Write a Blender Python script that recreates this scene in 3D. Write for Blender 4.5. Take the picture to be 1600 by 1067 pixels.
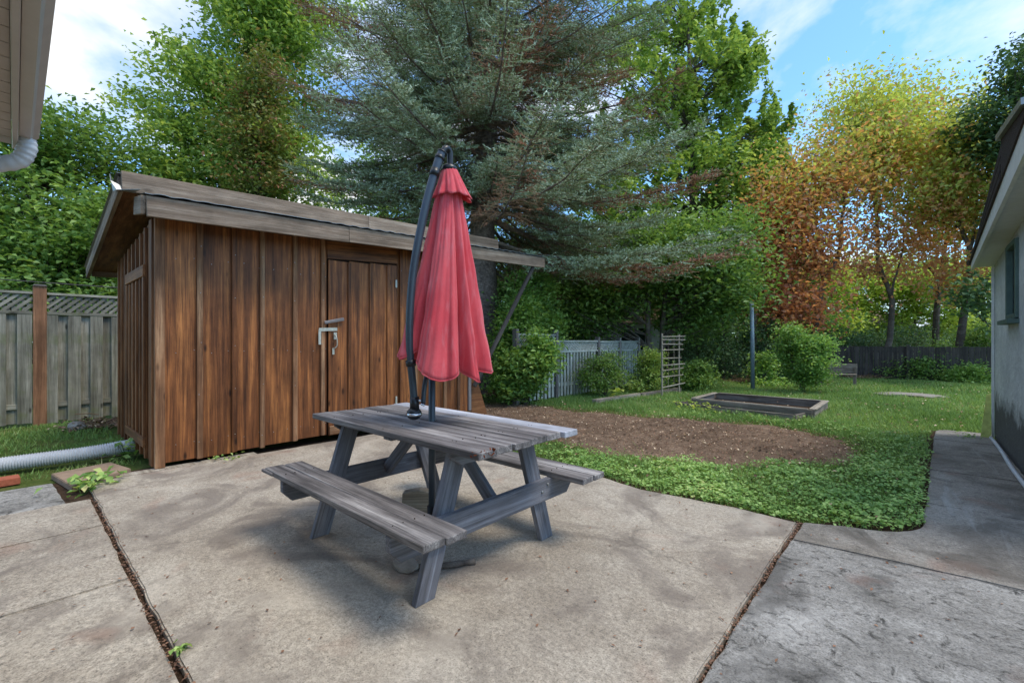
import bpy, bmesh, math, random
import numpy as np
from mathutils import Vector, Matrix
random.seed(7); rng = np.random.default_rng(7)
for o in list(bpy.data.objects): bpy.data.objects.remove(o)
SC = bpy.context.scene; COL = SC.collection
R = math.radians

# ------------------------------------------------------------------ camera, sky, sun, exposure
H = 1.373; YAW = R(42); FPX = 700.0           # eye height, heading, focal length in px of a 1600 px wide frame
cam = bpy.data.objects.new('camera', bpy.data.cameras.new('camera')); COL.objects.link(cam)
cam.location = (0, 0, H); cam.rotation_euler = (R(90), 0, YAW)
cam.data.sensor_width = 36; cam.data.lens = FPX/1600*36; cam.data.clip_start = .05; cam.data.clip_end = 1500
SC.camera = cam
SUN_EL, SUN_AZ = R(62), R(25)               # azimuth measured from +x towards +y
sd = Vector((math.cos(SUN_EL)*math.cos(SUN_AZ), math.cos(SUN_EL)*math.sin(SUN_AZ), math.sin(SUN_EL)))
W = bpy.data.worlds.new('World'); SC.world = W; W.use_nodes = True
def build_world():
    nt = W.node_tree; N = nt.nodes; L = nt.links; N.clear()
    out = N.new('ShaderNodeOutputWorld'); bg = N.new('ShaderNodeBackground'); L.new(bg.outputs[0], out.inputs[0])
    bg.inputs[1].default_value = .15
    sky = N.new('ShaderNodeTexSky'); sky.sky_type = 'NISHITA'; sky.sun_disc = False
    sky.sun_elevation = SUN_EL; sky.sun_rotation = math.atan2(sd.x, sd.y); sky.ozone_density = 1.6; sky.dust_density = .6
    tc = N.new('ShaderNodeTexCoord'); sep = N.new('ShaderNodeSeparateXYZ'); L.new(tc.outputs['Generated'], sep.inputs[0])
    mx = N.new('ShaderNodeMath'); mx.operation = 'MAXIMUM'; mx.inputs[1].default_value = .0; L.new(sep.outputs[2], mx.inputs[0])
    ad = N.new('ShaderNodeMath'); ad.operation = 'ADD'; ad.inputs[1].default_value = .16; L.new(mx.outputs[0], ad.inputs[0])
    dv = N.new('ShaderNodeVectorMath'); dv.operation = 'DIVIDE'; L.new(tc.outputs['Generated'], dv.inputs[0])
    cb = N.new('ShaderNodeCombineXYZ')
    for i in range(3): L.new(ad.outputs[0], cb.inputs[i])
    L.new(cb.outputs[0], dv.inputs[1])
    mp = N.new('ShaderNodeMapping'); mp.inputs['Scale'].default_value = (1, 1, 0); mp.inputs['Location'].default_value = (11.5, 9.1, 0); L.new(dv.outputs[0], mp.inputs[0])
    n1 = N.new('ShaderNodeTexNoise'); n1.inputs['Scale'].default_value = 1.15; n1.inputs['Detail'].default_value = 9; n1.inputs['Roughness'].default_value = .56; n1.inputs['Distortion'].default_value = .25
    L.new(mp.outputs[0], n1.inputs[0])
    rp = N.new('ShaderNodeValToRGB'); rp.color_ramp.elements[0].position = .475; rp.color_ramp.elements[1].position = .62; rp.color_ramp.elements[0].color = (.03, .03, .03, 1)
    L.new(n1.outputs[0], rp.inputs[0])
    mix = N.new('ShaderNodeMix'); mix.data_type = 'RGBA'; L.new(rp.outputs[0], mix.inputs[0])
    tint = N.new('ShaderNodeMix'); tint.data_type = 'RGBA'; tint.blend_type = 'MULTIPLY'; tint.inputs[0].default_value = 1
    L.new(sky.outputs[0], tint.inputs[6]); tint.inputs[7].default_value = (.56, .84, 1.0, 1)
    L.new(tint.outputs[2], mix.inputs[6]); mix.inputs[7].default_value = (3.6, 3.7, 3.8, 1)
    L.new(mix.outputs[2], bg.inputs[0])
build_world()
sl = bpy.data.lights.new('sun', 'SUN'); sl.energy = 1.15; sl.angle = R(20); sl.color = (1, .93, .82)
sun = bpy.data.objects.new('sun', sl); COL.objects.link(sun); sun.rotation_euler = sd.to_track_quat('Z', 'Y').to_euler()
SC.view_settings.view_transform = 'Standard'; SC.view_settings.look = 'None'; SC.view_settings.gamma = 1
SC.view_settings.exposure = 1.15

# ------------------------------------------------------------------ helpers
cY, sY = math.cos(YAW), math.sin(YAW)
def at(px, py, Y):                            # where a thing seen in that direction stands, Y metres ahead
    x = (px-800)/FPX; z = -(py-533.5)/FPX
    return Vector(((cY*x-sY)*Y, (sY*x+cY)*Y, H+z*Y))
def gr(px, py, z=0):                          # the point of the ground in that direction
    return at(px, py, (H-z)*FPX/(py-533.5))
def S(r, g, b):                               # 8-bit display colour to linear
    f = lambda c: (c/255/12.92 if c/255 <= .04045 else ((c/255+.055)/1.055)**2.4)
    return (f(r), f(g), f(b), 1)
def tag(o, label=None, cat=None, group=None, kind=None):
    if label: o['label'] = label
    if cat: o['category'] = cat
    if group: o['group'] = group
    if kind: o['kind'] = kind
    return o
def link(o, parent=None):
    COL.objects.link(o)
    if parent is not None:
        o.parent = parent; o.matrix_parent_inverse = Matrix.Identity(4)
        m = wmat[parent.name].inverted() @ o.matrix_basis
        wmat[o.name] = o.matrix_basis.copy(); o.matrix_basis = m
    else: wmat[o.name] = o.matrix_basis.copy()
    return o
wmat = {}
def empty(name, loc, label=None, cat=None, group=None, kind=None):
    e = bpy.data.objects.new(name, None); e.empty_display_size = .1
    e.matrix_basis = Matrix.Translation(Vector(loc)); link(e); return tag(e, label, cat, group, kind)
def mesh_obj(name, me, mat, parent=None, matrix=None, smooth=False):
    if mat is not None and not me.materials: me.materials.append(mat)
    if smooth: me.polygons.foreach_set('use_smooth', [True]*len(me.polygons))
    o = bpy.data.objects.new(name, me)
    o.matrix_basis = matrix if matrix is not None else Matrix.Identity(4)
    return link(o, parent)
def pymesh(name, v, f, mat, parent=None, matrix=None, smooth=False):
    me = bpy.data.meshes.new(name); me.from_pydata([tuple(p) for p in v], [], f); me.update()
    return mesh_obj(name, me, mat, parent, matrix, smooth)
def npmesh(name, V, F, mat, parent=None, rnd=None, smooth=False):   # F: (n,3) or (n,4) array
    me = bpy.data.meshes.new(name); V = np.asarray(V, np.float32); F = np.asarray(F, np.int32); k = F.shape[1]
    me.vertices.add(len(V)); me.vertices.foreach_set('co', V.ravel())
    me.loops.add(F.size); me.loops.foreach_set('vertex_index', F.ravel())
    me.polygons.add(len(F)); me.polygons.foreach_set('loop_start', np.arange(len(F), dtype=np.int32)*k)
    me.update(calc_edges=True)
    if rnd is not None:
        a = me.attributes.new('rnd', 'FLOAT', 'FACE'); a.data.foreach_set('value', np.asarray(rnd, np.float32))
    return mesh_obj(name, me, mat, parent, None, smooth)
def frame(a, b, n):
    a = Vector(a); b = Vector(b); x = (b-a).normalized(); n = Vector(n); z = (n-x*n.dot(x)).normalized(); y = z.cross(x)
    M = Matrix((x, y, z)).transposed().to_4x4(); M.translation = (a+b)/2
    return M, (b-a).length
cache = {}
def boxmesh(L, w, t, bev, mat):
    k = (round(L, 3), round(w, 3), round(t, 3), bev, mat.name)
    if k in cache: return cache[k]
    bm = bmesh.new(); bmesh.ops.create_cube(bm, size=1)
    for v in bm.verts: v.co = Vector((v.co.x*L, v.co.y*w, v.co.z*t))
    if bev: bmesh.ops.bevel(bm, geom=bm.edges[:], offset=min(bev, t*.3, w*.3), segments=1, affect='EDGES')
    me = bpy.data.meshes.new('board'); bm.to_mesh(me); bm.free(); me.materials.append(mat); cache[k] = me
    return me
def board(name, parent, a, b, w, t, mat, n=(0, 0, 1), bev=.004):    # length a-b, thickness along n
    M, L = frame(a, b, n)
    return mesh_obj(name, boxmesh(L, w, t, bev, mat), mat, parent, M)
def prism(name, parent, pts, M, t, mat, bev=.003):                   # polygon in local x,y extruded +-t/2 along z
    bm = bmesh.new(); f = bm.faces.new([bm.verts.new((p[0], p[1], -t/2)) for p in pts])
    r = bmesh.ops.extrude_face_region(bm, geom=[f]); bmesh.ops.translate(bm, vec=(0, 0, t), verts=[g for g in r['geom'] if isinstance(g, bmesh.types.BMVert)])
    bmesh.ops.recalc_face_normals(bm, faces=bm.faces[:])
    if bev: bmesh.ops.bevel(bm, geom=bm.edges[:], offset=bev, segments=1, affect='EDGES')
    me = bpy.data.meshes.new(name); bm.to_mesh(me); bm.free()
    return mesh_obj(name, me, mat, parent, M)
def hexa(name, parent, c, mat):                                      # 8 corners: bottom 4, top 4
    c = [Vector(p) for p in c]; m = sum(c, Vector())/8
    o = pymesh(name, [p-m for p in c], [(0, 3, 2, 1), (4, 5, 6, 7), (0, 1, 5, 4), (1, 2, 6, 5), (2, 3, 7, 6), (3, 0, 4, 7)], mat, parent, Matrix.Translation(m))
    bm = bmesh.new(); bm.from_mesh(o.data); bmesh.ops.recalc_face_normals(bm, faces=bm.faces[:]); bm.to_mesh(o.data); bm.free()
    return o
def tubes(lines, sides=6, cap=True):                                 # lines: list of (points (n,3), radii (n,))
    V = []; F = []; off = 0
    ang = np.arange(sides)*2*np.pi/sides
    for P, r in lines:
        P = np.asarray(P, float); r = np.broadcast_to(np.asarray(r, float), (len(P),)); n = len(P)
        T = np.gradient(P, axis=0); T /= np.linalg.norm(T, axis=1)[:, None]+1e-9
        ref = np.array([0, 0, 1.]) if abs(T[0, 2]) < .8 else np.array([1., 0, 0])
        A = np.cross(T, ref); A /= np.linalg.norm(A, axis=1)[:, None]+1e-9; B = np.cross(T, A)
        V.append((P[:, None]+r[:, None, None]*(np.cos(ang)[None, :, None]*A[:, None]+np.sin(ang)[None, :, None]*B[:, None])).reshape(-1, 3))
        i = np.arange(n-1)[:, None]*sides; j = np.arange(sides)[None]; k = (j+1) % sides
        F.append(np.stack([i+j, i+k, i+k+sides, i+j+sides], -1).reshape(-1, 4)+off); off += n*sides
        if cap:
            c0 = off; V.append(P[[0, -1]]); b = off-n*sides; e = off-sides
            jj = np.arange(sides); kk = (jj+1) % sides
            F.append(np.stack([b+kk, b+jj, np.full(sides, c0), np.full(sides, c0)], -1)); F.append(np.stack([e+jj, e+kk, np.full(sides, c0+1), np.full(sides, c0+1)], -1)); off += 2
    return V, F
def tube_obj(name, lines, mat, parent=None, sides=8, smooth=True):
    V, F = tubes(lines, sides); V = np.concatenate(V)
    faces = []
    for a in F:
        for q in a.tolist(): faces.append(tuple(q) if q[2] != q[3] else tuple(q[:3]))
    m = Vector(V.mean(0)); V = V-np.array(m)
    return pymesh(name, V, faces, mat, parent, Matrix.Translation(m), smooth)
def smoothline(pts, n=24):
    P = np.array([list(p) for p in pts], float); m = len(P); t = np.linspace(0, m-1, n); out = []
    for x in t:
        i = min(int(x), m-2); f = x-i; p0 = P[max(i-1, 0)]; p1 = P[i]; p2 = P[i+1]; p3 = P[min(i+2, m-1)]
        out.append(.5*((2*p1)+(-p0+p2)*f+(2*p0-5*p1+4*p2-p3)*f*f+(-p0+3*p1-3*p2+p3)*f**3))
    return np.array(out)

# ------------------------------------------------------------------ materials
class NT:
    def __init__(s, name):
        s.m = bpy.data.materials.new(name); s.m.use_nodes = True; s.t = s.m.node_tree; s.N = s.t.nodes; s.L = s.t.links
        s.b = s.N['Principled BSDF']
    def n(s, ty, **kw):
        x = s.N.new('ShaderNode'+ty)
        for k, v in kw.items():
            if k.startswith('i_'): x.inputs[k[2:].replace('_', ' ')].default_value = v
            else: setattr(x, k, v)
        return x
    def l(s, a, b): s.L.new(a, b)
    def noise(s, vec, scale, detail=6, rough=.6, dist=0):
        x = s.n('TexNoise', i_Scale=scale, i_Detail=detail, i_Roughness=rough, i_Distortion=dist); s.l(vec, x.inputs[0]); return x.outputs[0]
    def ramp(s, fac, stops):
        x = s.n('ValToRGB'); e = x.color_ramp.elements
        while len(e) < len(stops): e.new(.5)
        for q, (p, c) in zip(e, stops):
            q.position = p; q.color = c if len(c) == 4 else (*c, 1)
        s.l(fac, x.inputs[0]); return x.outputs[0]
    def mix(s, fac, a, b, mode='MIX'):
        x = s.n('Mix', data_type='RGBA', blend_type=mode)
        for v, i in ((fac, 0), (a, 6), (b, 7)):
            if isinstance(v, (int, float)): x.inputs[i].default_value = v
            elif isinstance(v, tuple): x.inputs[i].default_value = v
            else: s.l(v, x.inputs[i])
        return x.outputs[2]
    def math(s, op, a, b=0):
        x = s.n('Math', operation=op)
        for v, i in ((a, 0), (b, 1)):
            if isinstance(v, (int, float)): x.inputs[i].default_value = v
            else: s.l(v, x.inputs[i])
        return x.outputs[0]
    def bump(s, h, strength, dist=.01):
        x = s.n('Bump', i_Strength=strength, i_Distance=dist); s.l(h, x.inputs['Height']); s.l(x.outputs[0], s.b.inputs['Normal'])
    def coords(s, kind='Object', scale=(1, 1, 1), rand=True):
        tc = s.n('TexCoord'); mp = s.n('Mapping'); mp.inputs['Scale'].default_value = scale; s.l(tc.outputs[kind], mp.inputs[0])
        if rand:
            oi = s.n('ObjectInfo'); m = s.math('MULTIPLY', oi.outputs['Random'], 53.0)
            cb = s.n('CombineXYZ')
            for i in range(3): s.l(m, cb.inputs[i])
            s.l(cb.outputs[0], mp.inputs['Location']); s.rnd = oi.outputs['Random']
        return mp.outputs[0]
def g3(v): return (v, v, v, 1)
def wood(name, dark, mid, light, rough=.75, knot=.8, vary=.35, moss=None, grain=1.0):
    s = NT(name); b = s.b
    v1 = s.coords(scale=(.45, 11, 11)); base = s.noise(v1, 1.6, 8, .65, .3)
    v2 = s.coords(scale=(1.1, 55, 55)); fine = s.noise(v2, 2.5, 5, .75)
    v4 = s.coords(scale=(1, 1.6, 1.6)); blot = s.noise(v4, 2.2, 4, .6)
    c = s.ramp(base, [(.28, dark), (.5, mid), (.72, light)])
    c = s.mix(s.ramp(fine, [(.36, g3(.25)), (.52, g3(1.0))]), dark, c)
    c = s.mix(.55, c, s.mix(1.0, c, s.ramp(blot, [(.3, g3(.42)), (.7, g3(1.5))]), 'MULTIPLY'))
    v3 = s.coords(scale=(1.5, 4.2, 4.2)); vo = s.n('TexVoronoi', i_Scale=1.25, i_Randomness=1.0); s.l(v3, vo.inputs[0])
    kn = s.ramp(vo.outputs['Distance'], [(0.05, g3(knot)), (.12, g3(0))])
    c = s.mix(kn, c, (dark[0]*.45, dark[1]*.45, dark[2]*.45, 1))
    c = s.mix(1.0, c, s.ramp(s.rnd, [(0, g3(1-vary)), (1, g3(1+vary))]), 'MULTIPLY')
    if moss:
        tc = s.n('TexCoord'); mn = s.noise(tc.outputs['Object'], 3.1, 5, .65)
        c = s.mix(s.ramp(mn, [(.52, g3(0)), (.72, g3(.55))]), c, moss)
    s.l(c, b.inputs['Base Color']); b.inputs['Roughness'].default_value = rough; b.inputs['Specular IOR Level'].default_value = .3
    h = s.math('ADD', s.math('MULTIPLY', fine, .7), base); s.bump(h, .55*grain, .006)
    return s.m
def plain(name, col, rough=.5, metal=0, spec=.5, var=.12, scale=9, bump=.0):
    s = NT(name); v = s.coords(scale=(1, 1, 1)); n = s.noise(v, scale, 6, .65)
    c = s.mix(1.0, col, s.ramp(n, [(.3, g3(1-var)), (.7, g3(1+var))]), 'MULTIPLY')
    s.l(c, s.b.inputs['Base Color']); s.b.inputs['Roughness'].default_value = rough; s.b.inputs['Metallic'].default_value = metal; s.b.inputs['Specular IOR Level'].default_value = spec
    if bump: s.bump(s.noise(v, scale*6, 5, .7), bump, .004)
    return s.m
def leafmat(name, stops, trans=.35, rough=.5):
    s = NT(name); a = s.n('Attribute'); a.attribute_name = 'rnd'
    c = s.ramp(a.outputs['Fac'], stops); hs = s.n('HueSaturation', i_Saturation=.87, i_Value=1.2); hs.inputs['Hue'].default_value = .49; s.l(c, hs.inputs['Color']); c = hs.outputs[0]
    s.l(c, s.b.inputs['Base Color']); s.b.inputs['Roughness'].default_value = rough; s.b.inputs['Specular IOR Level'].default_value = .35
    if trans:
        t = s.n('BsdfTranslucent'); s.l(s.mix(1.0, c, (1.45, 1.4, .8, 1), 'MULTIPLY'), t.inputs[0])
        m = s.n('MixShader'); m.inputs[0].default_value = trans; s.l(s.b.outputs[0], m.inputs[1]); s.l(t.outputs[0], m.inputs[2])
        s.l(m.outputs[0], s.N['Material Output'].inputs[0])
    return s.m
def concrete(name, lo, mid, hi, stain, pit=.35, streak=False):
    s = NT(name); tc = s.n('TexCoord'); v = tc.outputs['Object']
    big = s.noise(v, .75, 5, .6, .4); med = s.noise(v, 3.2, 7, .68); fine = s.noise(v, 42, 5, .75); speck = s.noise(v, 130, 3, .7)
    c = s.ramp(s.math('ADD', s.math('MULTIPLY', big, .55), s.math('MULTIPLY', med, .45)), [(.36, lo), (.5, mid), (.64, hi)])
    c = s.mix(1.0, c, s.ramp(fine, [(.32, g3(.6)), (.66, g3(1.25))]), 'MULTIPLY')
    c = s.mix(1.0, c, s.ramp(speck, [(.35, g3(.5)), (.46, g3(1.0)), (.66, g3(1.18))]), 'MULTIPLY')
    st = s.noise(v, 1.05, 6, .62, 1.4); c = s.mix(s.ramp(st, [(.5, g3(0)), (.62, g3(.75))]), c, stain); lt = s.noise(v, .8, 6, .6, .9); c = s.mix(s.ramp(lt, [(.56, g3(0)), (.7, g3(.5))]), c, (hi[0]*1.15, hi[1]*1.15, hi[2]*1.15, 1))
    rd = s.noise(v, 2.1, 3, .5, .5); c = s.mix(s.ramp(rd, [(.6, g3(0)), (.74, g3(.3))]), c, S(150, 105, 85))
    # small dark flecks of dirt
    vo = s.n('TexVoronoi', i_Scale=16.0); s.l(v, vo.inputs[0]); c = s.mix(s.ramp(vo.outputs['Distance'], [(.05, g3(.6)), (.1, g3(0))]), c, S(70, 58, 48))
    # hairline cracks
    wv = s.n('VectorMath', operation='ADD'); s.l(v, wv.inputs[0]); wn_ = s.n('TexNoise', i_Scale=2.4, i_Detail=5.0); s.l(v, wn_.inputs[0]); ws = s.n('VectorMath', operation='SCALE'); ws.inputs['Scale'].default_value = .5; s.l(wn_.outputs['Color'], ws.inputs[0]); s.l(ws.outputs[0], wv.inputs[1])
    ve = s.n('TexVoronoi', feature='DISTANCE_TO_EDGE', i_Scale=.55); s.l(wv.outputs[0], ve.inputs[0])
    ck = s.math('MULTIPLY', s.ramp(ve.outputs['Distance'], [(.0015, g3(1)), (.006, g3(0))]), s.ramp(s.noise(v, .9, 3), [(.5, g3(0)), (.6, g3(.35))])); c = s.mix(ck, c, S(80, 72, 64))
    # pitting and exposed aggregate
    pn = s.noise(v, 11, 8, .8, .6); pm = s.ramp(pn, [(.36, g3(1)), (.47, g3(0))]); c = s.mix(s.math('MULTIPLY', pm, pit), c, (lo[0]*.35, lo[1]*.35, lo[2]*.35, 1))
    if streak:
        mp = s.n('Mapping'); s.l(v, mp.inputs[0]); mp.inputs['Scale'].default_value = (4.5, .45, 1); sn = s.noise(mp.outputs[0], 1.3, 6, .65, .8)
        c = s.mix(s.ramp(sn, [(.58, g3(0)), (.72, g3(.55))]), c, S(178, 176, 170))
    s.l(c, s.b.inputs['Base Color']); s.b.inputs['Roughness'].default_value = .85; s.b.inputs['Specular IOR Level'].default_value = .25
    h = s.math('ADD', s.math('MULTIPLY', fine, .35), s.math('ADD', s.math('MULTIPLY', speck, .25), s.math('MULTIPLY', pn, pit*1.6)))
    s.bump(h, .6, .012)
    return s.m
def soilmat(name, c1, c2, c3, sc=6):
    s = NT(name); tc = s.n('TexCoord'); v = tc.outputs['Object']
    a = s.noise(v, sc, 9, .75, .3); b_ = s.noise(v, sc*9, 6, .75); big = s.noise(v, .7, 4)
    c = s.ramp(a, [(.3, c1), (.5, c2), (.7, c3)]); c = s.mix(1.0, c, s.ramp(b_, [(.3, g3(.5)), (.7, g3(1.35))]), 'MULTIPLY')
    c = s.mix(1.0, c, s.ramp(big, [(.35, g3(.75)), (.65, g3(1.2))]), 'MULTIPLY')
    s.l(c, s.b.inputs['Base Color']); s.b.inputs['Roughness'].default_value = .95; s.b.inputs['Specular IOR Level'].default_value = .1
    s.bump(s.math('ADD', a, s.math('MULTIPLY', b_, .6)), .9, .03); return s.m
M = {}
M['shed'] = wood('stained_shed_wood', S(60, 35, 21), S(126, 77, 43), S(184, 120, 67), .5, .9, .32)
M['shed_trim'] = wood('worn_shed_batten', S(82, 54, 36), S(138, 98, 68), S(186, 148, 112), .7, .6, .25)
M['shed_side'] = wood('shed_side_wood', S(78, 48, 28), S(130, 86, 52), S(166, 118, 78), .65, .6, .2)
M['fascia'] = wood('bleached_fascia', S(92, 76, 62), S(142, 122, 104), S(176, 158, 140), .85, .6, .14)
M['greywood'] = wood('weathered_grey_wood', S(62, 58, 58), S(128, 122, 120), S(190, 184, 180), .85, .7, .22)
M['palewood'] = wood('pale_new_board', S(150, 150, 156), S(178, 179, 186), S(200, 202, 210), .8, .3, .06)
M['legwood'] = wood('grey_stained_legs', S(76, 74, 76), S(114, 114, 120), S(150, 152, 160), .8, .5, .16)
M['fence'] = wood('old_fence_wood', S(96, 92, 80), S(142, 138, 124), S(178, 172, 158), .85, .9, .2, moss=S(106, 114, 66))
M['fence_post'] = wood('brown_fence_post', S(98, 66, 46), S(146, 104, 76), S(178, 134, 102), .8, .6, .1)
M['fence_right'] = wood('pale_fence_paint', S(148, 152, 146), S(186, 190, 182), S(212, 214, 206), .8, .4, .12, moss=S(110, 124, 92))
M['fence_back'] = wood('dark_back_fence', S(58, 54, 52), S(84, 78, 74), S(106, 100, 96), .9, .5, .2)
M['bedwood'] = wood('garden_bed_wood', S(92, 82, 72), S(136, 124, 112), S(170, 158, 146), .85, .5, .16)
M['timber'] = wood('pale_timber', S(118, 106, 92), S(164, 152, 136), S(196, 188, 172), .85, .5, .1)
M['bark_spruce'] = wood('spruce_bark', S(78, 66, 60), S(128, 114, 106), S(168, 154, 144), .95, .0, .1, grain=3)
M['bark'] = wood('tree_bark', S(62, 54, 48), S(98, 88, 80), S(124, 114, 104), .95, .0, .15, grain=2)
M['bark_pale'] = wood('pale_bark', S(86, 78, 70), S(120, 110, 100), S(146, 136, 124), .95, 0, .12, grain=2)
M['twig'] = plain('dead_twig', S(136, 112, 88), .95, 0, .1, .3)
M['rot'] = plain('rotten_wood', S(120, 62, 36), .95, 0, .1, .5, 40, .8)
M['dark'] = plain('dark_underside', S(46, 36, 30), .9, 0, .1)
M['metal'] = plain('galvanised_metal', S(150, 152, 152), .45, .8, .5, .2, 12)
M['hasp'] = plain('pale_zinc', S(186, 186, 172), .5, .3, .5, .2, 30)
M['frame'] = plain('umbrella_frame', S(62, 72, 82), .38, .2, .5, .1)
M['black'] = plain('black_plastic', S(28, 29, 31), .35, 0, .5)
M['chrome'] = plain('chrome', S(220, 222, 224), .15, 1.0)
M['white'] = plain('white_paint', S(212, 212, 208), .6, 0, .4, .1, 14, .15)
M['plastic'] = plain('white_drain_plastic', S(200, 202, 206), .5, 0, .4, .07)
M['brick'] = plain('red_brick', S(168, 96, 72), .9, 0, .2, .25, 24, .5)
M['stone'] = plain('grey_stone', S(150, 142, 132), .9, 0, .2, .25, 14, .5)
M['paver'] = plain('paver', S(150, 128, 108), .9, 0, .2, .25, 10, .5)
M['pole'] = plain('blue_grey_pole', S(122, 140, 152), .6, .1, .4, .2, 20)
M['yboard'] = plain('mossy_yellow_board', S(176, 182, 104), .8, 0, .2, .25, 18, .2)
M['shingle'] = plain('dark_shingle', S(70, 62, 58), .95, 0, .1, .3, 40, .8)
M['soffit'] = plain('soffit_vinyl', S(186, 172, 160), .6, 0, .3, .05)
M['soffit_w'] = plain('soffit_white', S(206, 206, 204), .6, 0, .3, .05)
M['gutter'] = plain('gutter_metal', S(196, 186, 178), .4, .1, .5, .06)
M['glass'] = plain('window_glass', S(40, 52, 50), .08, 0, .8)
M['green_frame'] = plain('green_window_frame', S(86, 106, 98), .6, 0, .4, .2)
M['wallpink'] = plain('far_wall', S(196, 186, 172), .9); M['roofpink'] = plain('far_roof', S(176, 142, 128), .9); M['roofwhite'] = plain('pale_roof', S(214, 214, 214), .7)
M['conc'] = concrete('patio_concrete', S(148, 136, 121), S(173, 161, 145), S(191, 180, 164), S(124, 113, 103), .35)
M['conc2'] = concrete('rough_concrete', S(118, 114, 108), S(150, 146, 140), S(182, 178, 172), S(88, 85, 81), 1.1)
M['conc3'] = concrete('dark_path_concrete', S(116, 110, 100), S(142, 134, 124), S(164, 158, 148), S(98, 92, 84), .5, True)
M['ground'] = soilmat('lawn_soil', S(62, 74, 36), S(86, 102, 48), S(112, 112, 66))
M['soil'] = soilmat('bare_soil', S(98, 80, 66), S(128, 106, 88), S(154, 132, 112))
M['joint'] = soilmat('joint_dirt', S(58, 46, 38), S(84, 66, 52), S(104, 86, 68), 14)
M['litter'] = leafmat('leaf_litter', [(0, S(92, 66, 46)), (.5, S(150, 112, 78)), (.8, S(196, 168, 128)), (1, S(222, 204, 168))], .1, .8)
M['grass'] = leafmat('grass_blades', [(0, S(74, 110, 44)), (.5, S(112, 152, 64)), (.9, S(150, 178, 88)), (1, S(186, 180, 116))], .3, .6)
M['cover'] = leafmat('ground_cover', [(0, S(78, 124, 46)), (.5, S(124, 168, 68)), (.9, S(170, 200, 106)), (1, S(206, 200, 120))], .3, .5)
M['needle'] = leafmat('blue_spruce_needles', [(0, S(74, 88, 50)), (.4, S(120, 136, 92)), (.75, S(154, 174, 144)), (1, S(190, 206, 186))], .1, .6)
M['deadneedle'] = leafmat('dead_needles', [(0, S(100, 70, 46)), (.6, S(146, 104, 70)), (1, S(180, 132, 90))], .1, .8)
M['l_maple'] = leafmat('maple_leaves', [(0, S(56, 90, 34)), (.5, S(94, 136, 52)), (.9, S(138, 172, 74)), (1, S(172, 194, 104))])
M['l_bright'] = leafmat('bright_leaves', [(0, S(82, 118, 42)), (.5, S(126, 162, 62)), (.9, S(170, 192, 84)), (1, S(202, 206, 106))])
M['l_brown'] = leafmat('brown_tipped_foliage', [(0, S(78, 100, 38)), (.5, S(118, 138, 56)), (.72, S(140, 130, 60)), (.85, S(164, 108, 62)), (1, S(186, 126, 78))], .2)
M['l_dying'] = leafmat('dying_leaves', [(0, S(158, 100, 58)), (.35, S(198, 138, 82)), (.55, S(190, 158, 76)), (.72, S(150, 168, 70)), (1, S(182, 196, 96))], .5)
M['l_turning'] = leafmat('turning_leaves', [(0, S(186, 126, 74)), (.32, S(192, 150, 80)), (.5, S(150, 168, 66)), (1, S(184, 200, 92))], .5)
M['l_yellow'] = leafmat('yellow_green_leaves', [(0, S(104, 134, 42)), (.5, S(148, 174, 58)), (1, S(194, 208, 92))], .45)
M['l_dark'] = leafmat('dark_leaves', [(0, S(40, 70, 42)), (.5, S(66, 104, 60)), (1, S(112, 146, 96))], .25)
M['l_shrub'] = leafmat('shrub_leaves', [(0, S(62, 104, 36)), (.5, S(106, 154, 58)), (1, S(160, 194, 92))])
def canopymat():
    s = NT('faded_red_canvas'); v = s.coords(rand=False); n = s.noise(v, 2.6, 5, .6); f = s.noise(v, 160, 3, .6)
    mp = s.n('Mapping'); s.l(v, mp.inputs[0]); mp.inputs['Scale'].default_value = (14, 14, 1.1); st = s.noise(mp.outputs[0], 1.6, 6, .7)
    c = s.ramp(n, [(.3, S(226, 68, 80)), (.7, S(240, 108, 114))]); c = s.mix(s.ramp(st, [(.52, g3(0)), (.75, g3(.6))]), c, S(240, 158, 164)); d_ = s.noise(v, 6, 6, .7); c = s.mix(s.ramp(d_, [(.55, g3(0)), (.75, g3(.25))]), c, S(140, 60, 64)); s.l(c, s.b.inputs['Base Color'])
    s.b.inputs['Roughness'].default_value = .9; s.b.inputs['Sheen Weight'].default_value = .25; s.bump(f, .15, .002)
    t = s.n('BsdfTranslucent'); t.inputs[0].default_value = S(214, 50, 66); m = s.n('MixShader'); m.inputs[0].default_value = .22
    s.l(s.b.outputs[0], m.inputs[1]); s.l(t.outputs[0], m.inputs[2]); s.l(m.outputs[0], s.N['Material Output'].inputs[0]); return s.m
M['canvas'] = canopymat()
def stuccomat():
    s = NT('white_stucco'); tc = s.n('TexCoord'); v = tc.outputs['Object']; n = s.noise(v, 14, 7, .7, .8); b_ = s.noise(v, 1.4, 5, .6)
    c = s.ramp(b_, [(.35, S(190, 193, 196)), (.65, S(224, 226, 226))])
    c = s.mix(1.0, c, s.ramp(n, [(.3, g3(.8)), (.6, g3(1.06))]), 'MULTIPLY')
    # splash-back grime rising from the ground, ragged upper edge
    sp = s.n('SeparateXYZ'); s.l(v, sp.inputs[0]); g = s.math('ADD', sp.outputs[2], s.math('MULTIPLY', s.noise(v, 3.5, 6, .7), -.9))
    c = s.mix(s.ramp(g, [(.0, g3(.88)), (.22, g3(0))]), c, S(66, 64, 60))
    s.l(c, s.b.inputs['Base Color']); s.b.inputs['Roughness'].default_value = .9; s.bump(n, .9, .03); return s.m
M['stucco'] = stuccomat()

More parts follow.
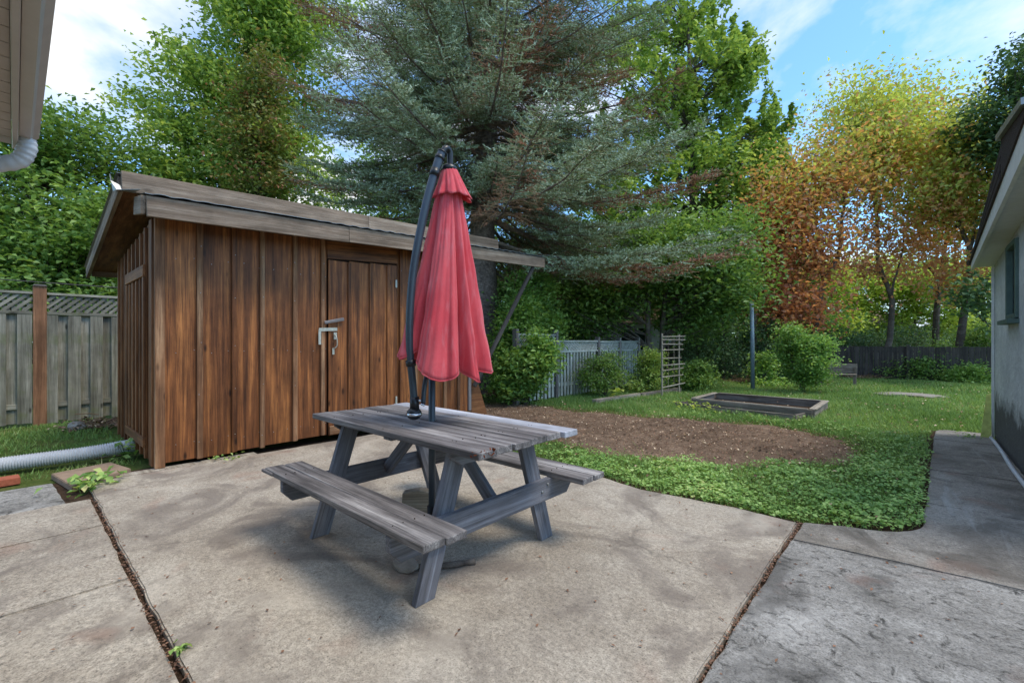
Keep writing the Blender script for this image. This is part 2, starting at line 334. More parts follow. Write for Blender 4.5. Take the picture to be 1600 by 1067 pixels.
# ------------------------------------------------------------------ ground, patio, path
def sheet(name, poly, z, mat, parent=None):
    return pymesh(name, [(x, y, z) for x, y in poly], [tuple(range(len(poly)))], mat, parent)
tag(sheet('ground', [(-400, -300), (400, -300), (400, 500), (-400, 500)], -.04, M['ground']), kind='structure')
patio = tag(sheet('patio', [(-6.35, -2.6), (.845, -2.6), (.845, 9.6), (.06, 9.75), (-.05, 4.9), (-.6, 4.1), (-6.35, 4.2)], -.034, M['joint']), kind='structure')
def slab(poly, top, mat, thick=.07, jit=.006, step=.12):
    pts = []
    for i, p in enumerate(poly):
        q = poly[(i+1) % len(poly)]; d = math.dist(p, q); n = max(1, int(d/step))
        for k in range(n):
            f = k/n; j = jit if k else 0
            pts.append((p[0]+(q[0]-p[0])*f+random.uniform(-j, j), p[1]+(q[1]-p[1])*f+random.uniform(-j, j)))
    bm = bmesh.new(); face = bm.faces.new([bm.verts.new((x, y, top-thick)) for x, y in pts])
    r = bmesh.ops.extrude_face_region(bm, geom=[face]); up = [g for g in r['geom'] if isinstance(g, bmesh.types.BMVert)]
    bmesh.ops.translate(bm, vec=(0, 0, thick), verts=up); bmesh.ops.recalc_face_normals(bm, faces=bm.faces[:])
    es = [e for e in bm.edges if all(v in set(up) for v in e.verts) and len(e.link_faces) == 2]
    bmesh.ops.bevel(bm, geom=es, offset=.008, segments=2, affect='EDGES')
    bmesh.ops.triangulate(bm, faces=[f for f in bm.faces if len(f.verts) > 4])
    me = bpy.data.meshes.new('slab'); bm.to_mesh(me); bm.free()
    return mesh_obj('slab', me, mat, patio)
slab([(-5.98, .477), (-.667, .477), (-.667, 3.98), (-1.1, 4.0), (-1.9, 3.9), (-3.1, 4.12), (-5.98, 4.12)], 0, M['conc'])
for a, b in ((-5.38, -4.545), (-4.53, -3.405), (-3.39, -2.2), (-2.185, -.68)):
    slab([(a, -2.5), (b, -2.5), (b, .447), (a, .447)], -.002+random.uniform(-.004, .002), M['conc'])
slab([(-6.32, -2.5), (-5.41, -2.5), (-5.41, .3), (-6.32, .25)], -.02, M['conc2'])
slab([(-.642, -2.5), (.83, -2.5), (.83, 3.72), (.25, 3.7), (-.642, 3.6)], .002, M['conc2'])
def arc(c, r, a0, a1, n): return [(c[0]+r*math.cos(R(a0+(a1-a0)*i/n)), c[1]+r*math.sin(R(a0+(a1-a0)*i/n))) for i in range(n+1)]
slab([(-.635, 3.62), (.25, 3.72), (.83, 3.74), (.83, 5.2), (.07, 5.2), (.055, 5.0)]+arc((-.42, 4.62), .47, 5, -85, 7)+[(-.635, 4.02)], .0, M['conc3'])
prev = 5.21
for e in (6.6, 7.6, 8.7, 9.72):
    x0 = .07+(prev-5.2)*.035; x1 = .07+(e-5.2)*.035
    if e < 9.7: slab([(x0, prev), (.83, prev), (.83, e-.012), (x1, e-.012)], random.uniform(-.004, .003), M['conc3'])
    else: slab([(x0, prev), (.83, prev), (.83, e), (x1+.14, e-.02), (x1+.04, e-.1), (x1, e-.25)], 0, M['conc3'])
    prev = e
# bare soil bed, gently lumpy
SOIL = np.array([(-7.4, 7.0), (-6.6, 5.6), (-6.0, 4.55), (-5.0, 4.62), (-3.9, 4.95), (-2.9, 4.9), (-1.9, 5.15), (-1.2, 5.7), (-.62, 6.35), (-.45, 7.2), (-.6, 8.0), (-1.3, 8.35), (-2.2, 8.5), (-3.6, 8.05), (-5.1, 7.7), (-6.5, 7.75)])
def inpoly(x, y, P):
    x = np.asarray(x); y = np.asarray(y); r = np.zeros(x.shape, bool); n = len(P)
    for i in range(n):
        x1, y1 = P[i]; x2, y2 = P[(i+1) % n]
        c = ((y1 > y) != (y2 > y)) & (x < (x2-x1)*(y-y1)/(y2-y1+1e-12)+x1); r ^= c
    return r
def edgedist(x, y, P):
    d = np.full(np.shape(x), 1e9); n = len(P)
    for i in range(n):
        a = P[i]; b = P[(i+1) % n]; ab = b-a; t = np.clip(((x-a[0])*ab[0]+(y-a[1])*ab[1])/(ab@ab), 0, 1)
        d = np.minimum(d, np.hypot(x-a[0]-t*ab[0], y-a[1]-t*ab[1]))
    return d
def wavy(x, y): return .5*np.sin(2.1*x+1.3*y)+.3*np.sin(5.3*x-3.7*y+1)+.2*np.sin(9.1*y+7.7*x+2)
def soil_bed():
    st = .05; xs = np.arange(-7.6, -.2, st); ys = np.arange(4.3, 8.8, st); X, Y = np.meshgrid(xs, ys, indexing='ij')
    ins = inpoly(X, Y, SOIL); d = np.where(ins, edgedist(X, Y, SOIL), -edgedist(X, Y, SOIL)) + .14*wavy(X*2, Y*2)
    Z = -.052+np.clip(d*.12, -.02, .035)+rng.normal(0, .006, X.shape)+.012*wavy(X*1.7, Y*1.9)
    V = np.stack([X, Y, Z], -1).reshape(-1, 3); ny = len(ys); i = np.arange(len(xs)-1)[:, None]*ny+np.arange(ny-1)[None]
    F = np.stack([i, i+ny, i+ny+1, i+1], -1).reshape(-1, 4); keep = (d[:-1, :-1] > -.12).reshape(-1)
    o = npmesh('bare_soil', V, F[keep], M['soil'], smooth=True); tag(o, kind='structure')
soil_bed()

# ------------------------------------------------------------------ leaf-shaped things
def leaf_geo(P, size, up=.6, aspect=.55, fold=.18, droop=0.0):
    n = len(P); size = np.broadcast_to(size, (n,))*rng.uniform(.7, 1.25, n)
    N_ = rng.normal(size=(n, 3)); N_[:, 2] = np.abs(N_[:, 2])*(1+up)+up; N_ /= np.linalg.norm(N_, axis=1)[:, None]
    D = rng.normal(size=(n, 3)); D[:, 2] -= droop; D -= N_*(D*N_).sum(1)[:, None]; D /= np.linalg.norm(D, axis=1)[:, None]+1e-9
    Sd = np.cross(N_, D); Lh = size[:, None]
    a = P-D*Lh*.5; t = P+D*Lh*.5; l = P+Sd*Lh*aspect*.5+N_*Lh*fold-D*Lh*.05; r = P-Sd*Lh*aspect*.5+N_*Lh*fold-D*Lh*.05
    V = np.stack([a, r, t, l], 1).reshape(-1, 3); b = np.arange(n)[:, None]*4
    F = np.concatenate([b+np.array([[0, 1, 2]]), b+np.array([[0, 2, 3]])], 1).reshape(-1, 3)
    return V, F
def leaves(name, P, size, mat, parent=None, rnd=None, **kw):
    P = np.asarray(P, float); V, F = leaf_geo(P, size, **kw)
    if rnd is None: rnd = rng.uniform(0, 1, len(P))
    o = npmesh(name, V, F, mat, parent, np.repeat(rnd, 2)); o['kind'] = 'stuff'; return o
def ellipsoid_pts(n, c, r, shell=.55):
    d = rng.normal(size=(n, 3)); d /= np.linalg.norm(d, axis=1)[:, None]
    q = rng.uniform(shell**3, 1, n)**(1/3); return np.asarray(c)+d*q[:, None]*np.asarray(r)
def tree(name, label, base, trunk, tr, blobs, mat, nleaf, lsize, bark, clump=.34, cat='tree', group=None, spray=0, up=.5, bias=None, droop=0, shell=.5, aspect=.55):
    """trunk: polylines in world space [(points, r0, r1)]; blobs: (centre, radii, share)"""
    e = empty(name, base, label, cat, group); lines = []; tp = []
    for pts, r0, r1 in trunk:
        P = smoothline(pts, 14); P[1:-1] += rng.normal(0, .02, (12, 3)); r = np.linspace(r0, r1, 14); r[0] *= 1.25; lines.append((P, r)); tp.append(P)
    T = np.concatenate(tp); tot = sum(b[2] for b in blobs); LP = []; LR = []
    for c, r, w in blobs:
        nl = int(nleaf*w/tot); nc = max(6, nl//90); C = ellipsoid_pts(nc, c, r, shell)
        for q in C:
            hz = T[:, 2]; ok = hz < q[2]+.1; cand = T[ok] if ok.any() else T[:1]
            d = np.linalg.norm(cand-q, axis=1)+.6*np.abs(cand[:, 2]-(q[2]-.45*np.linalg.norm(cand[:, :2]-q[:2], axis=1)))
            a = cand[np.argmin(d)]; m = (a+q)/2; m[2] += .12*np.linalg.norm(q-a)*(1 if rng.uniform() < .6 else -.3)
            m += rng.normal(0, .06*np.linalg.norm(q-a), 3)
            t = np.linspace(0, 1, 6)[:, None]; B = (1-t)**2*a+2*t*(1-t)*m+t*t*q; ln = np.linalg.norm(q-a)
            lines.append((B, np.linspace(min(tr*.4, .007+.006*ln), .005, 6)))
            if spray:                                  # upright shoots
                k = nl//nc; s = rng.uniform(0, 1, k); dirn = np.array([rng.normal(0, .35), rng.normal(0, .35), 1.0]); dirn /= np.linalg.norm(dirn)
                pp = q+dirn*(s[:, None]-.4)*spray+rng.normal(0, 1, (k, 3))*(clump*.5*(1.1-s))[:, None]
            else:
                k = nl//nc; pp = q+rng.normal(0, 1, (k, 3))*np.array([clump, clump, clump*.6])
                s = rng.uniform(0, 1, k); k2 = k//3; pp[:k2] = B[2]+(q-B[2])*s[:k2, None]+rng.normal(0, clump*.4, (k2, 3))
            LP.append(pp); base_r = rng.uniform(0, 1)
            LR.append(np.clip((rng.uniform(0, 1, k)*.55+base_r*.45) if bias is None else bias(pp, base_r), 0, 1))
    V, F = tubes(lines, 6, False); npmesh('trunk', np.concatenate(V), np.concatenate(F), bark, e, smooth=True)
    o = leaves('crown', np.concatenate(LP), lsize, mat, e, np.concatenate(LR), up=up, droop=droop, aspect=aspect); return e
def A(px, py, Y): return np.array(at(px, py, Y))
def B(px, Y): p = at(px, 533.5, Y); p.z = -.05; return np.array(p)

# ------------------------------------------------------------------ blue spruce
def spruce():
    base = B(757, 12.6); e = empty('blue_spruce', base, 'huge blue spruce with dead brown twigs towering behind the shed', 'tree')
    Ht = 21.; zs = np.linspace(0, Ht, 24); P = np.stack([base[0]+.05*np.sin(zs), base[1]+.04*np.cos(zs*.8), base[2]+zs], 1)
    r = .40*(1-zs/Ht)**.8+.02; r[0] *= 1.35; r[1] *= 1.08
    V, F = tubes([(P, r)], 16, False); V = np.concatenate(V); V[:, :2] += rng.normal(0, .008, (len(V), 2)); npmesh('trunk', V, np.concatenate(F), M['bark_spruce'], e, smooth=True)
    limbs = []; SP = []; SD = []; SL = []; DP = []; DD = []; DL = []; twig = []
    camdir = np.array([sY, -cY])
    z = 3.7; nb = 0
    while z < 19.5:
        ph = rng.uniform(0, 6.28); m = 8 if z < 11.5 else 3
        for i in range(m):
            az = ph+i*2*np.pi/m+rng.normal(0, .3); d2 = np.array([math.cos(az), math.sin(az)])
            Lb = (6.9-(z-3.2)*.33)*rng.uniform(.55, 1.06); Lb = max(Lb, .5)
            right = d2 @ np.array([cY, sY])
            toward = d2 @ camdir
            if z < 5.0 and (right < .15 or toward > .75): continue
            if z < 6.0 and toward > .5 and right < .1: Lb *= .55
            z0 = z+rng.uniform(-.3, .3); n = 12; s = np.linspace(0, 1, n)
            drop = (-.40*Lb*s**1.0+.30*Lb*s**2.6)*(1.0 if z < 9 else .6)+.04*Lb*s*(z > 9)
            q = np.stack([base[0]+d2[0]*Lb*s, base[1]+d2[1]*Lb*s, z0+drop+rng.normal(0, .03, n)], 1); q[:, :2] += np.outer(np.sin(s*3+az)*.12*s, [-d2[1], d2[0]])
            limbs.append((q, np.linspace(.014+.006*Lb, .005, n)))
            dead = rng.uniform() < .15; brown = rng.uniform() < .13
            step = .125 if z < 11.5 else .42
            for s0 in np.arange(.14, 1.0, step/Lb):
                for sg in (-1, 1):
                    if rng.uniform() < .12: continue
                    k = s0*(n-1); i0 = min(int(k), n-2); p = q[i0]+(q[i0+1]-q[i0])*(k-i0)
                    tl = (.30+.95*(1-s0)*min(s0*3.2, 1))*rng.uniform(.6, 1.15)*min(1, Lb/3.5)
                    side = np.array([-d2[1], d2[0]])*sg; dr = np.array([*(d2*.75+side*.8), -.18+.2*s0+rng.normal(0, .14)]); dr /= np.linalg.norm(dr)
                    tt = np.linspace(0, 1, 5)[:, None]; tw = p+dr*tl*tt+np.array([0, 0, -.22*tl])*tt**2+rng.normal(0, .02, (5, 3))*tt
                    live = (not dead) and s0 > rng.uniform(.14, .52)
                    twig.append((tw, .0055 if not live else .004))
                    if live:
                        m2 = max(3, int(tl/.088))
                        for f in np.linspace(.12, 1, m2):
                            kk = f*4; j = min(int(kk), 3); pp = tw[j]+(tw[j+1]-tw[j])*(kk-j)
                            for s3 in ((-1, 1) if f < .95 else (0,)):
                                sd_ = np.cross(dr, [0, 0, 1.])*s3; dd = dr*.85+sd_*.75+np.array([0, 0, .12+rng.normal(0, .18)]); dd /= np.linalg.norm(dd)
                                ln = rng.uniform(.16, .27)
                                if brown and rng.uniform() < .8: DP.append(pp); DD.append(dd); DL.append(ln)
                                else: SP.append(pp); SD.append(dd); SL.append(ln)
                    else:                               # bare side twiglets, some with old brown needles
                        for _ in range(4 if z < 11 else 1):
                            j = rng.integers(1, 5); dd = dr+rng.normal(0, .65, 3); dd /= np.linalg.norm(dd); ln = rng.uniform(.15, .4)
                            tw2 = tw[j]+np.outer(np.linspace(0, 1, 3), dd*ln); tw2[1] += rng.normal(0, .03, 3); twig.append((tw2, .0035))
                        if rng.uniform() < .22:
                            for _ in range(4): j = rng.integers(1, 5); DP.append(tw[j]); dd = dr+rng.normal(0, .5, 3); DD.append(dd/np.linalg.norm(dd)); DL.append(.14)
        z += .28 if z < 11 else .66
    V, F = tubes(limbs, 6, False); npmesh('limbs', np.concatenate(V), np.concatenate(F), M['bark_spruce'], e, smooth=True)
    V, F = tubes(twig, 3, False); tag(npmesh('dead_twigs', np.concatenate(V), np.concatenate(F), M['twig'], e), kind='stuff')
    def shoots(name, P, D, L, mat, nn):
        P = np.array(P); D = np.array(D); L = np.array(L); n = len(P); Vs = []; Rn = []
        base_r = rng.uniform(0, 1, n)
        for k in range(nn):
            f = rng.uniform(.0, .92, n); o = rng.normal(size=(n, 3)); o -= D*(o*D).sum(1)[:, None]; o /= np.linalg.norm(o, axis=1)[:, None]+1e-9
            b = P+D*(L*f)[:, None]; tip = b+o*.042+D*.028; w = np.cross(o, D)*.0105
            if k == 0: b = P; tip = P+D*(L+.01)[:, None]; w = o*.012
            Vs.append(np.stack([b-w, b+w, tip], 1)); Rn.append(np.clip(base_r*.6+rng.uniform(0, .4, n)+.12*(f-.4), 0, 1))
        V = np.concatenate(Vs).reshape(-1, 3); Fc = np.arange(len(V)).reshape(-1, 3)
        tag(npmesh(name, V, Fc, mat, e, np.concatenate(Rn)), kind='stuff'); return n
    n1 = shoots('crown', SP, SD, SL, M['needle'], 10); n2 = shoots('brown_needles', DP, DD, DL, M['deadneedle'], 9)
    print('spruce shoots', n1, n2, 'twigs', len(twig), 'limbs', len(limbs))
spruce()

# ------------------------------------------------------------------ shed
def shed():
    e = empty('garden_shed', (-6.1, 1.0, 0), 'brown stained board-and-batten garden shed with overhanging low roof', 'shed')
    U = -6.1; zb = lambda v: .035+.016*(v-1); rise = lambda v: .042*(v-.88); zt = lambda v: 2.70+rise(v)
    X = (1, 0, 0)
    # front wall: backing, then boards and battens of its own
    fw = hexa('front_wall', e, [(U-.06, 1.02, zb(1)+.02), (U-.03, 1.02, zb(1)+.02), (U-.03, 5.62, zb(5.6)+.02), (U-.06, 5.62, zb(5.6)+.02), (U-.06, 1.02, zt(1)), (U-.03, 1.02, zt(1)), (U-.03, 5.62, zt(5.6)), (U-.06, 5.62, zt(5.6))], M['dark'])
    bat = [1.10, 1.42, 1.77, 2.08, 2.48, 2.85]; bat2 = [4.12, 4.40, 4.72, 5.02, 5.33, 5.60]
    def bd(v0, v1, z1=None):
        vm = (v0+v1)/2; j = random.uniform(-.012, .012)
        board('board', fw, (U-.018, vm, zb(vm)+j), (U-.018, vm, z1 or zt(vm)), v1-v0-.004, .022, M['shed'], X, .003)
    for a, b in zip(bat[:-1], bat[1:]): bd(a, b)
    bd(1.02, 1.10)
    for a, b in zip(bat2[:-1], bat2[1:]): bd(a, b)
    bd(2.85, 2.915); bd(4.06, 4.12)
    zd = lambda v: 2.50+.06*(v-2.93)
    board('board', fw, (U-.016, 2.92, 2.655), (U-.016, 4.06, 2.725), .25, .022, M['shed'], X)
    for v in bat[1:]+bat2[:-1]:
        j = random.uniform(-.02, .02); board('batten', fw, (U+.011, v, zb(v)+j), (U+.011, v, zt(v)), random.uniform(.05, .06), .034, M['shed_trim'] if random.random() < .65 else M['shed'], X)
    board('batten', fw, (U+.008, 5.6, zb(5.6)), (U+.008, 5.6, zt(5.6)), .07, .03, M['greywood'], X)
    board('corner_post', e, (U-.005, 1.055, zb(1)-.035), (U-.005, 1.055, zt(1)), .09, .06, M['shed_trim'], X)
    board('corner_post', e, (U-.11, 1.005, zb(1)-.02), (U-.11, 1.005, zt(1)), .14, .03, M['shed_side'], (0, -1, 0))
    # door
    dr = hexa('door', e, [(U-.028, 2.93, .07), (U-.004, 2.93, .07), (U-.004, 4.05, .09), (U-.028, 4.05, .09), (U-.028, 2.93, 2.51), (U-.004, 2.93, 2.51), (U-.004, 4.05, 2.575), (U-.028, 4.05, 2.575)], M['dark'])
    vs = [2.932, 3.24, 3.58, 3.88, 4.048]
    for a, b in zip(vs[:-1], vs[1:]):
        vm = (a+b)/2; board('plank', dr, (U+.004, vm, .06), (U+.004, vm, zd(vm)+.005), b-a-.004, .02, M['shed'], X, .003)
    for v in vs[1:-1]: board('batten', dr, (U+.026, v, .20), (U+.026, v, zd(v)-.01), .05, .022, M['shed'], X)
    board('bottom_rail', dr, (U+.026, 2.94, .13), (U+.026, 4.04, .14), .12, .022, M['shed_trim'], X)
    for z in (2.28, .45): board('hinge', dr, (U+.03, 4.02, z-.06), (U+.03, 4.02, z+.06), .028, .012, M['hasp'], X, .001)
    lat = board('hasp', dr, (U+.032, 2.79, 1.535), (U+.032, 3.05, 1.545), .045, .008, M['hasp'], X, .001)
    board('hasp_leg', lat, (U+.034, 2.80, 1.54), (U+.034, 2.80, 1.33), .036, .008, M['hasp'], X, .001)
    board('staple', lat, (U+.036, 3.02, 1.50), (U+.036, 3.02, 1.40), .045, .008, M['hasp'], X, .001)
    tube_obj('handle', [(smoothline([(U+.03, 3.0, 1.47), (U+.07, 3.02, 1.44), (U+.07, 3.03, 1.32), (U+.03, 3.0, 1.27)], 12), .008)], M['hasp'], dr)
    board('handle_plate', dr, (U+.03, 2.995, 1.28), (U+.03, 2.995, 1.19), .03, .006, M['hasp'], X, .001)
    board('turn_button', dr, (U+.05, 2.86, 1.63), (U+.05, 3.14, 1.69), .045, .02, M['greywood'], X)
    nl = []
    for v in bat[1:]+bat2[:-1]:
        for z in np.arange(.25, 2.5, .55): nl.append((np.array([[U+.026, v+random.uniform(-.012, .012), z+random.uniform(-.05, .05)], [U+.031, v, z]]), .0055)); nl[-1][0][1, 1:] = nl[-1][0][0, 1:]
    for a in np.arange(1.2, 5.5, .17):
        for z in (.22, 1.25, 2.3): nl.append((np.array([[U-.009, a, z+random.uniform(-.03, .03)], [U-.004, a, z]]), .005)); nl[-1][0][1, 1:] = nl[-1][0][0, 1:]
    tag(tube_obj('nail_heads', nl, M['metal'], fw, 6, False), kind='stuff')
    # side wall
    v0 = 1.0; sw = hexa('side_wall', e, [(-8.4, 1.03, .03), (U-.04, 1.03, .03), (U-.04, 1.06, .03), (-8.4, 1.06, .03), (-8.4, 1.03, 2.5), (U-.04, 1.03, 2.72), (U-.04, 1.06, 2.72), (-8.4, 1.06, 2.5)], M['dark'])
    us = np.linspace(-8.4, -6.2, 9)
    for a, b in zip(us[:-1], us[1:]): board('board', sw, ((a+b)/2, 1.018, .05), ((a+b)/2, 1.018, 2.52+.08*((a+b)/2+8.4)), b-a-.005, .022, M['shed_side'], (0, -1, 0), .003)
    for i, a in enumerate(us[:-1]): board('batten', sw, (a+.02, .992, .06), (a+.02, .992, 2.50+.08*(a+8.4)), .05, .03, M['shed_side'], (0, -1, 0))
    sp = empty('side_panel', (-7.2, .98, .2)); sp.parent = None
    COL.objects.unlink(sp); bpy.data.objects.remove(sp)
    rail = board('panel_rail', sw, (-7.62, .972, 2.17), (-6.42, .972, 2.17), .13, .026, M['shed_side'], (0, -1, 0))
    board('panel_rail', sw, (-7.62, .972, .24), (-6.42, .972, .24), .11, .026, M['shed_side'], (0, -1, 0))
    for u in (-7.58, -6.46): board('panel_stile', sw, (u, .974, .30), (u, .974, 2.1), .08, .024, M['shed_side'], (0, -1, 0))
    for u in (-7.35, -7.1, -6.88, -6.66): board('batten', sw, (u, .974, .31), (u, .974, 2.09), .045, .024, M['shed_side'], (0, -1, 0))
    # back and far walls
    board('back_wall', e, (-8.42, 1.05, 1.25), (-8.42, 5.6, 1.3), 2.36, .03, M['shed_side'], (-1, 0, 0))
    hexa('far_wall', e, [(-8.4, 5.6, .1), (U-.03, 5.6, .1), (U-.03, 5.64, .1), (-8.4, 5.64, .1), (-8.4, 5.6, 2.6), (U-.03, 5.6, 2.88), (U-.03, 5.64, 2.88), (-8.4, 5.64, 2.6)], M['shed_side'])
    for v in (1.5, 3.3, 5.2): board('skid', e, (-8.3, v, -.01), (-6.25, v, .0), .1, .08, M['dark'])
    # roof: long rear slope behind a raised ridge board, short front slope under a fascia
    rf = empty('roof', (-7, 3.5, 2.7)); rf.parent = e; rf.matrix_basis = Matrix.Translation(Vector((-7, 3.5, 2.7))-Vector((-6.1, 1.0, 0)))
    def corrug(name, v0, v1, ua, za, ub, zb_, slope):
        n = int((v1-v0)/.02); V = []; 
        for i in range(n+1):
            v = v0+(v1-v0)*i/n; w = .0035*math.sin(2*math.pi*v/.19)*(1+math.sin(v*2.3))+random.uniform(-.0015, .0015)
            for k, t in ((0, 0), (1, 0), (0, 1), (1, 1)):
                u, z = (ua, za) if t == 0 else (ub, zb_); V.append((u, v, z+slope*(v-v0)+w-.004*k))
        F = []
        for i in range(n):
            a = i*4; b = a+4; F += [(a, b, b+2, a+2), (a+1, a+3, b+3, b+1), (a, a+1, b+1, b), (a+2, b+2, b+3, a+3)]
        return pymesh(name, V, F, M['metal'], rf)
    corrug('rear_sheet', .70, 6.42, -6.125, 3.125, -9.3, 2.50, .042)
    corrug('front_sheet', .86, 7.36, -6.08, 2.915, -5.655, 2.845, .042)
    def split(name, u, v0, v1, zc, w, t, parts):
        L = (v1-v0)/parts
        for i in range(parts):
            a = v0+L*i; b = a+L-.003; j = random.uniform(-.004, .004)
            board(name, rf, (u, a, zc+.042*(a-v0)+j), (u, b, zc+.042*(b-v0)+j), w, t, M['fascia'] if i < 2 or name == 'fascia_board' else M['greywood'], X)
    split('fascia_board', -5.70, .88, 7.32, 2.725, .205, .04, 3)
    split('ridge_board', -6.10, .74, 6.36, 3.03, .205, .04, 2)
    board('rafter_end', rf, (-6.12, .86, 2.80), (-5.722, .86, 2.735), .185, .04, M['fascia'], (0, 1, 0))
    board('rafter_end', rf, (-6.12, 7.30, 3.05), (-5.722, 7.30, 3.0), .16, .04, M['greywood'], (0, 1, 0))
    board('rake_board', rf, (-9.28, .74, 2.41), (-6.16, .74, 3.015), .17, .04, M['fascia'], (0, 1, 0))
    board('back_fascia', rf, (-9.27, .78, 2.43), (-9.27, 6.35, 2.66), .15, .035, M['fascia'], (1, 0, 0))
    hexa('rear_deck', rf, [(-9.24, .77, 2.43), (-6.13, .77, 3.03), (-6.13, 6.38, 3.27), (-9.24, 6.38, 2.67), (-9.24, .77, 2.46), (-6.13, .77, 3.06), (-6.13, 6.38, 3.30), (-9.24, 6.38, 2.70)], M['shed_side'])
    hexa('front_deck', rf, [(-6.08, .89, 2.865), (-5.725, .89, 2.81), (-5.725, 7.28, 3.08), (-6.08, 7.28, 3.135), (-6.08, .89, 2.885), (-5.725, .89, 2.83), (-5.725, 7.28, 3.10), (-6.08, 7.28, 3.155)], M['shed_side'])
    fl = pymesh('flashing', [(-6.28, .67, 3.13), (-6.12, .66, 3.02), (-6.08, .70, 2.93), (-6.3, .70, 2.96), (-6.1, .84, 2.935), (-5.72, .84, 2.885)], [(0, 1, 2, 3), (1, 2, 5, 4)], M['metal'], rf)
    sm = fl.modifiers.new('s', 'SOLIDIFY'); sm.thickness = .004
    board('brace', e, (-5.74, 7.02, 2.88), (-6.03, 5.66, .55), .075, .045, M['fence_back'], (1, 0, 0))
    pb = prism('leaning_panel', e, [(0, 0), (.42, 0), (0, 1.05)], Matrix(((0, 0, 1, -6.12), (1, 0, 0, 5.66), (0, 1, 0, -.02), (0, 0, 0, 1))), .02, M['shed_side'])
shed()

# ------------------------------------------------------------------ picnic table
TU, TV = -2.53, 1.967
def picnic():
    e = empty('picnic_table', (TU, TV, 0), 'weathered grey wooden picnic table with attached bench seats', 'picnic table')
    p = lambda u, v, z: (TU+u, TV+v, z)
    for i in range(6):
        v = -.36+i*.144; a = -.92+random.uniform(-.012, .012); b = .92+random.uniform(-.02, .01)
        if i == 5: b = .935
        if i < 2: b -= .005
        o = board('tabletop_board', e, p(a, v, .797+random.uniform(-.003, .003)), p(b, v, .797+random.uniform(-.003, .003)), .138, .038, M['palewood'] if i == 5 else M['greywood'])
        if i == 5: o['label'] = 'pale newer tabletop board'
    nl = []
    for i in range(6):
        for u in (-.64, -.61, .0, .61, .64):
            x = p(u+random.uniform(-.008, .008), -.36+i*.144+random.choice((-.035, .035)), .8135); nl.append((np.array([x, (x[0], x[1], .8195)]), .0036))
    for sg in (-1, 1):
        for v in (.577, .706):
            for u in (-.64, .64):
                for d in (-.03, .03): x = p(u, sg*v+d, .4715); nl.append((np.array([x, (x[0], x[1], .4775)]), .0036))
    tag(tube_obj('nail_heads', nl, M['dark'], e, 6, False), kind='stuff')
    # crumbling corner of the outermost board
    V = []; F = []
    for k in range(46):
        c = Vector(p(.90+random.uniform(-.05, .03), -.36+random.uniform(-.074, .04), .802+random.uniform(-.008, .016))); s = random.uniform(.006, .014); b = len(V)
        V += [c+Vector(random.uniform(-s, s) for _ in range(3))*1.3 for _ in range(4)]; F += [(b, b+1, b+2), (b, b+2, b+3), (b, b+3, b+1), (b+1, b+3, b+2)]
    tag(pymesh('rotten_corner', V, F, M['rot'], e), kind='stuff')
    for sg in (-1, 1):
        for k, v in enumerate((.577, .706)):
            a = -.927+random.uniform(-.015, .02); b = .927+random.uniform(-.012, .012)
            board('seat_board', e, p(a, sg*v, .455+random.uniform(-.003, .002)), p(b, sg*v, .455+random.uniform(-.003, .002)), .124, .038, M['greywood'])
    board('splinter', e, p(-.95, -.775, .452), p(-.78, -.768, .45), .02, .022, M['greywood'])
    for s in (-1, 1):
        u = s*.60
        for t in (-1, 1):                               # splayed legs with level-cut ends
            f0, f1 = t*.588, t*.461; top0, top1 = t*.345, t*.215
            P = [(f0, 0), (f1, 0), (top1, .776), (top0, .776)]
            Mx = Matrix(((0, 0, 1, TU+u), (1, 0, 0, TV), (0, 1, 0, 0), (0, 0, 0, 1)))
            ax = Vector((top0-f0, .776)).normalized(); o2 = Vector(((f0+top1)/2, .388)); Q = [((Vector(q)-o2).dot(ax), (Vector(q)-o2).dot(Vector((-ax.y, ax.x)))) for q in P]
            Mx = Matrix(((0, 0, 1, TU+u), (ax.x, -ax.y, 0, TV+o2.x), (ax.y, ax.x, 0, o2.y), (0, 0, 0, 1)))
            prism('leg', e, Q, Mx, .04, M['legwood'])
        Mx = Matrix(((0, 0, 1, TU+s*.641), (1, 0, 0, TV), (0, 1, 0, 0), (0, 0, 0, 1)))
        prism('seat_beam', e, [(-.70, .29), (.70, .29), (.765, .36), (.765, .434), (-.765, .434), (-.765, .36)], Mx, .04, M['legwood'])
        prism('top_cleat', e, [(-.31, .69), (.31, .69), (.39, .75), (.39, .777), (-.39, .777), (-.39, .75)], Matrix(((0, 0, 1, TU+s*.641), (1, 0, 0, TV), (0, 1, 0, 0), (0, 0, 0, 1))), .04, M['legwood'])
        board('diagonal_brace', e, p(s*.60, .02, .36), p(s*.17, .02, .76), .09, .038, M['legwood'], (0, 1, 0))
        for v in (-.47, -.41, .41, .47):
            tube_obj('bolt', [([p(s*.661, v, .36+.04*(abs(v) > .44)), p(s*.67, v, .36+.04*(abs(v) > .44))], .009)], M['metal'], e, 8)
    board('top_cleat', e, p(0, -.36, .757), p(0, .36, .757), .09, .038, M['legwood'], bev=.003)
picnic()

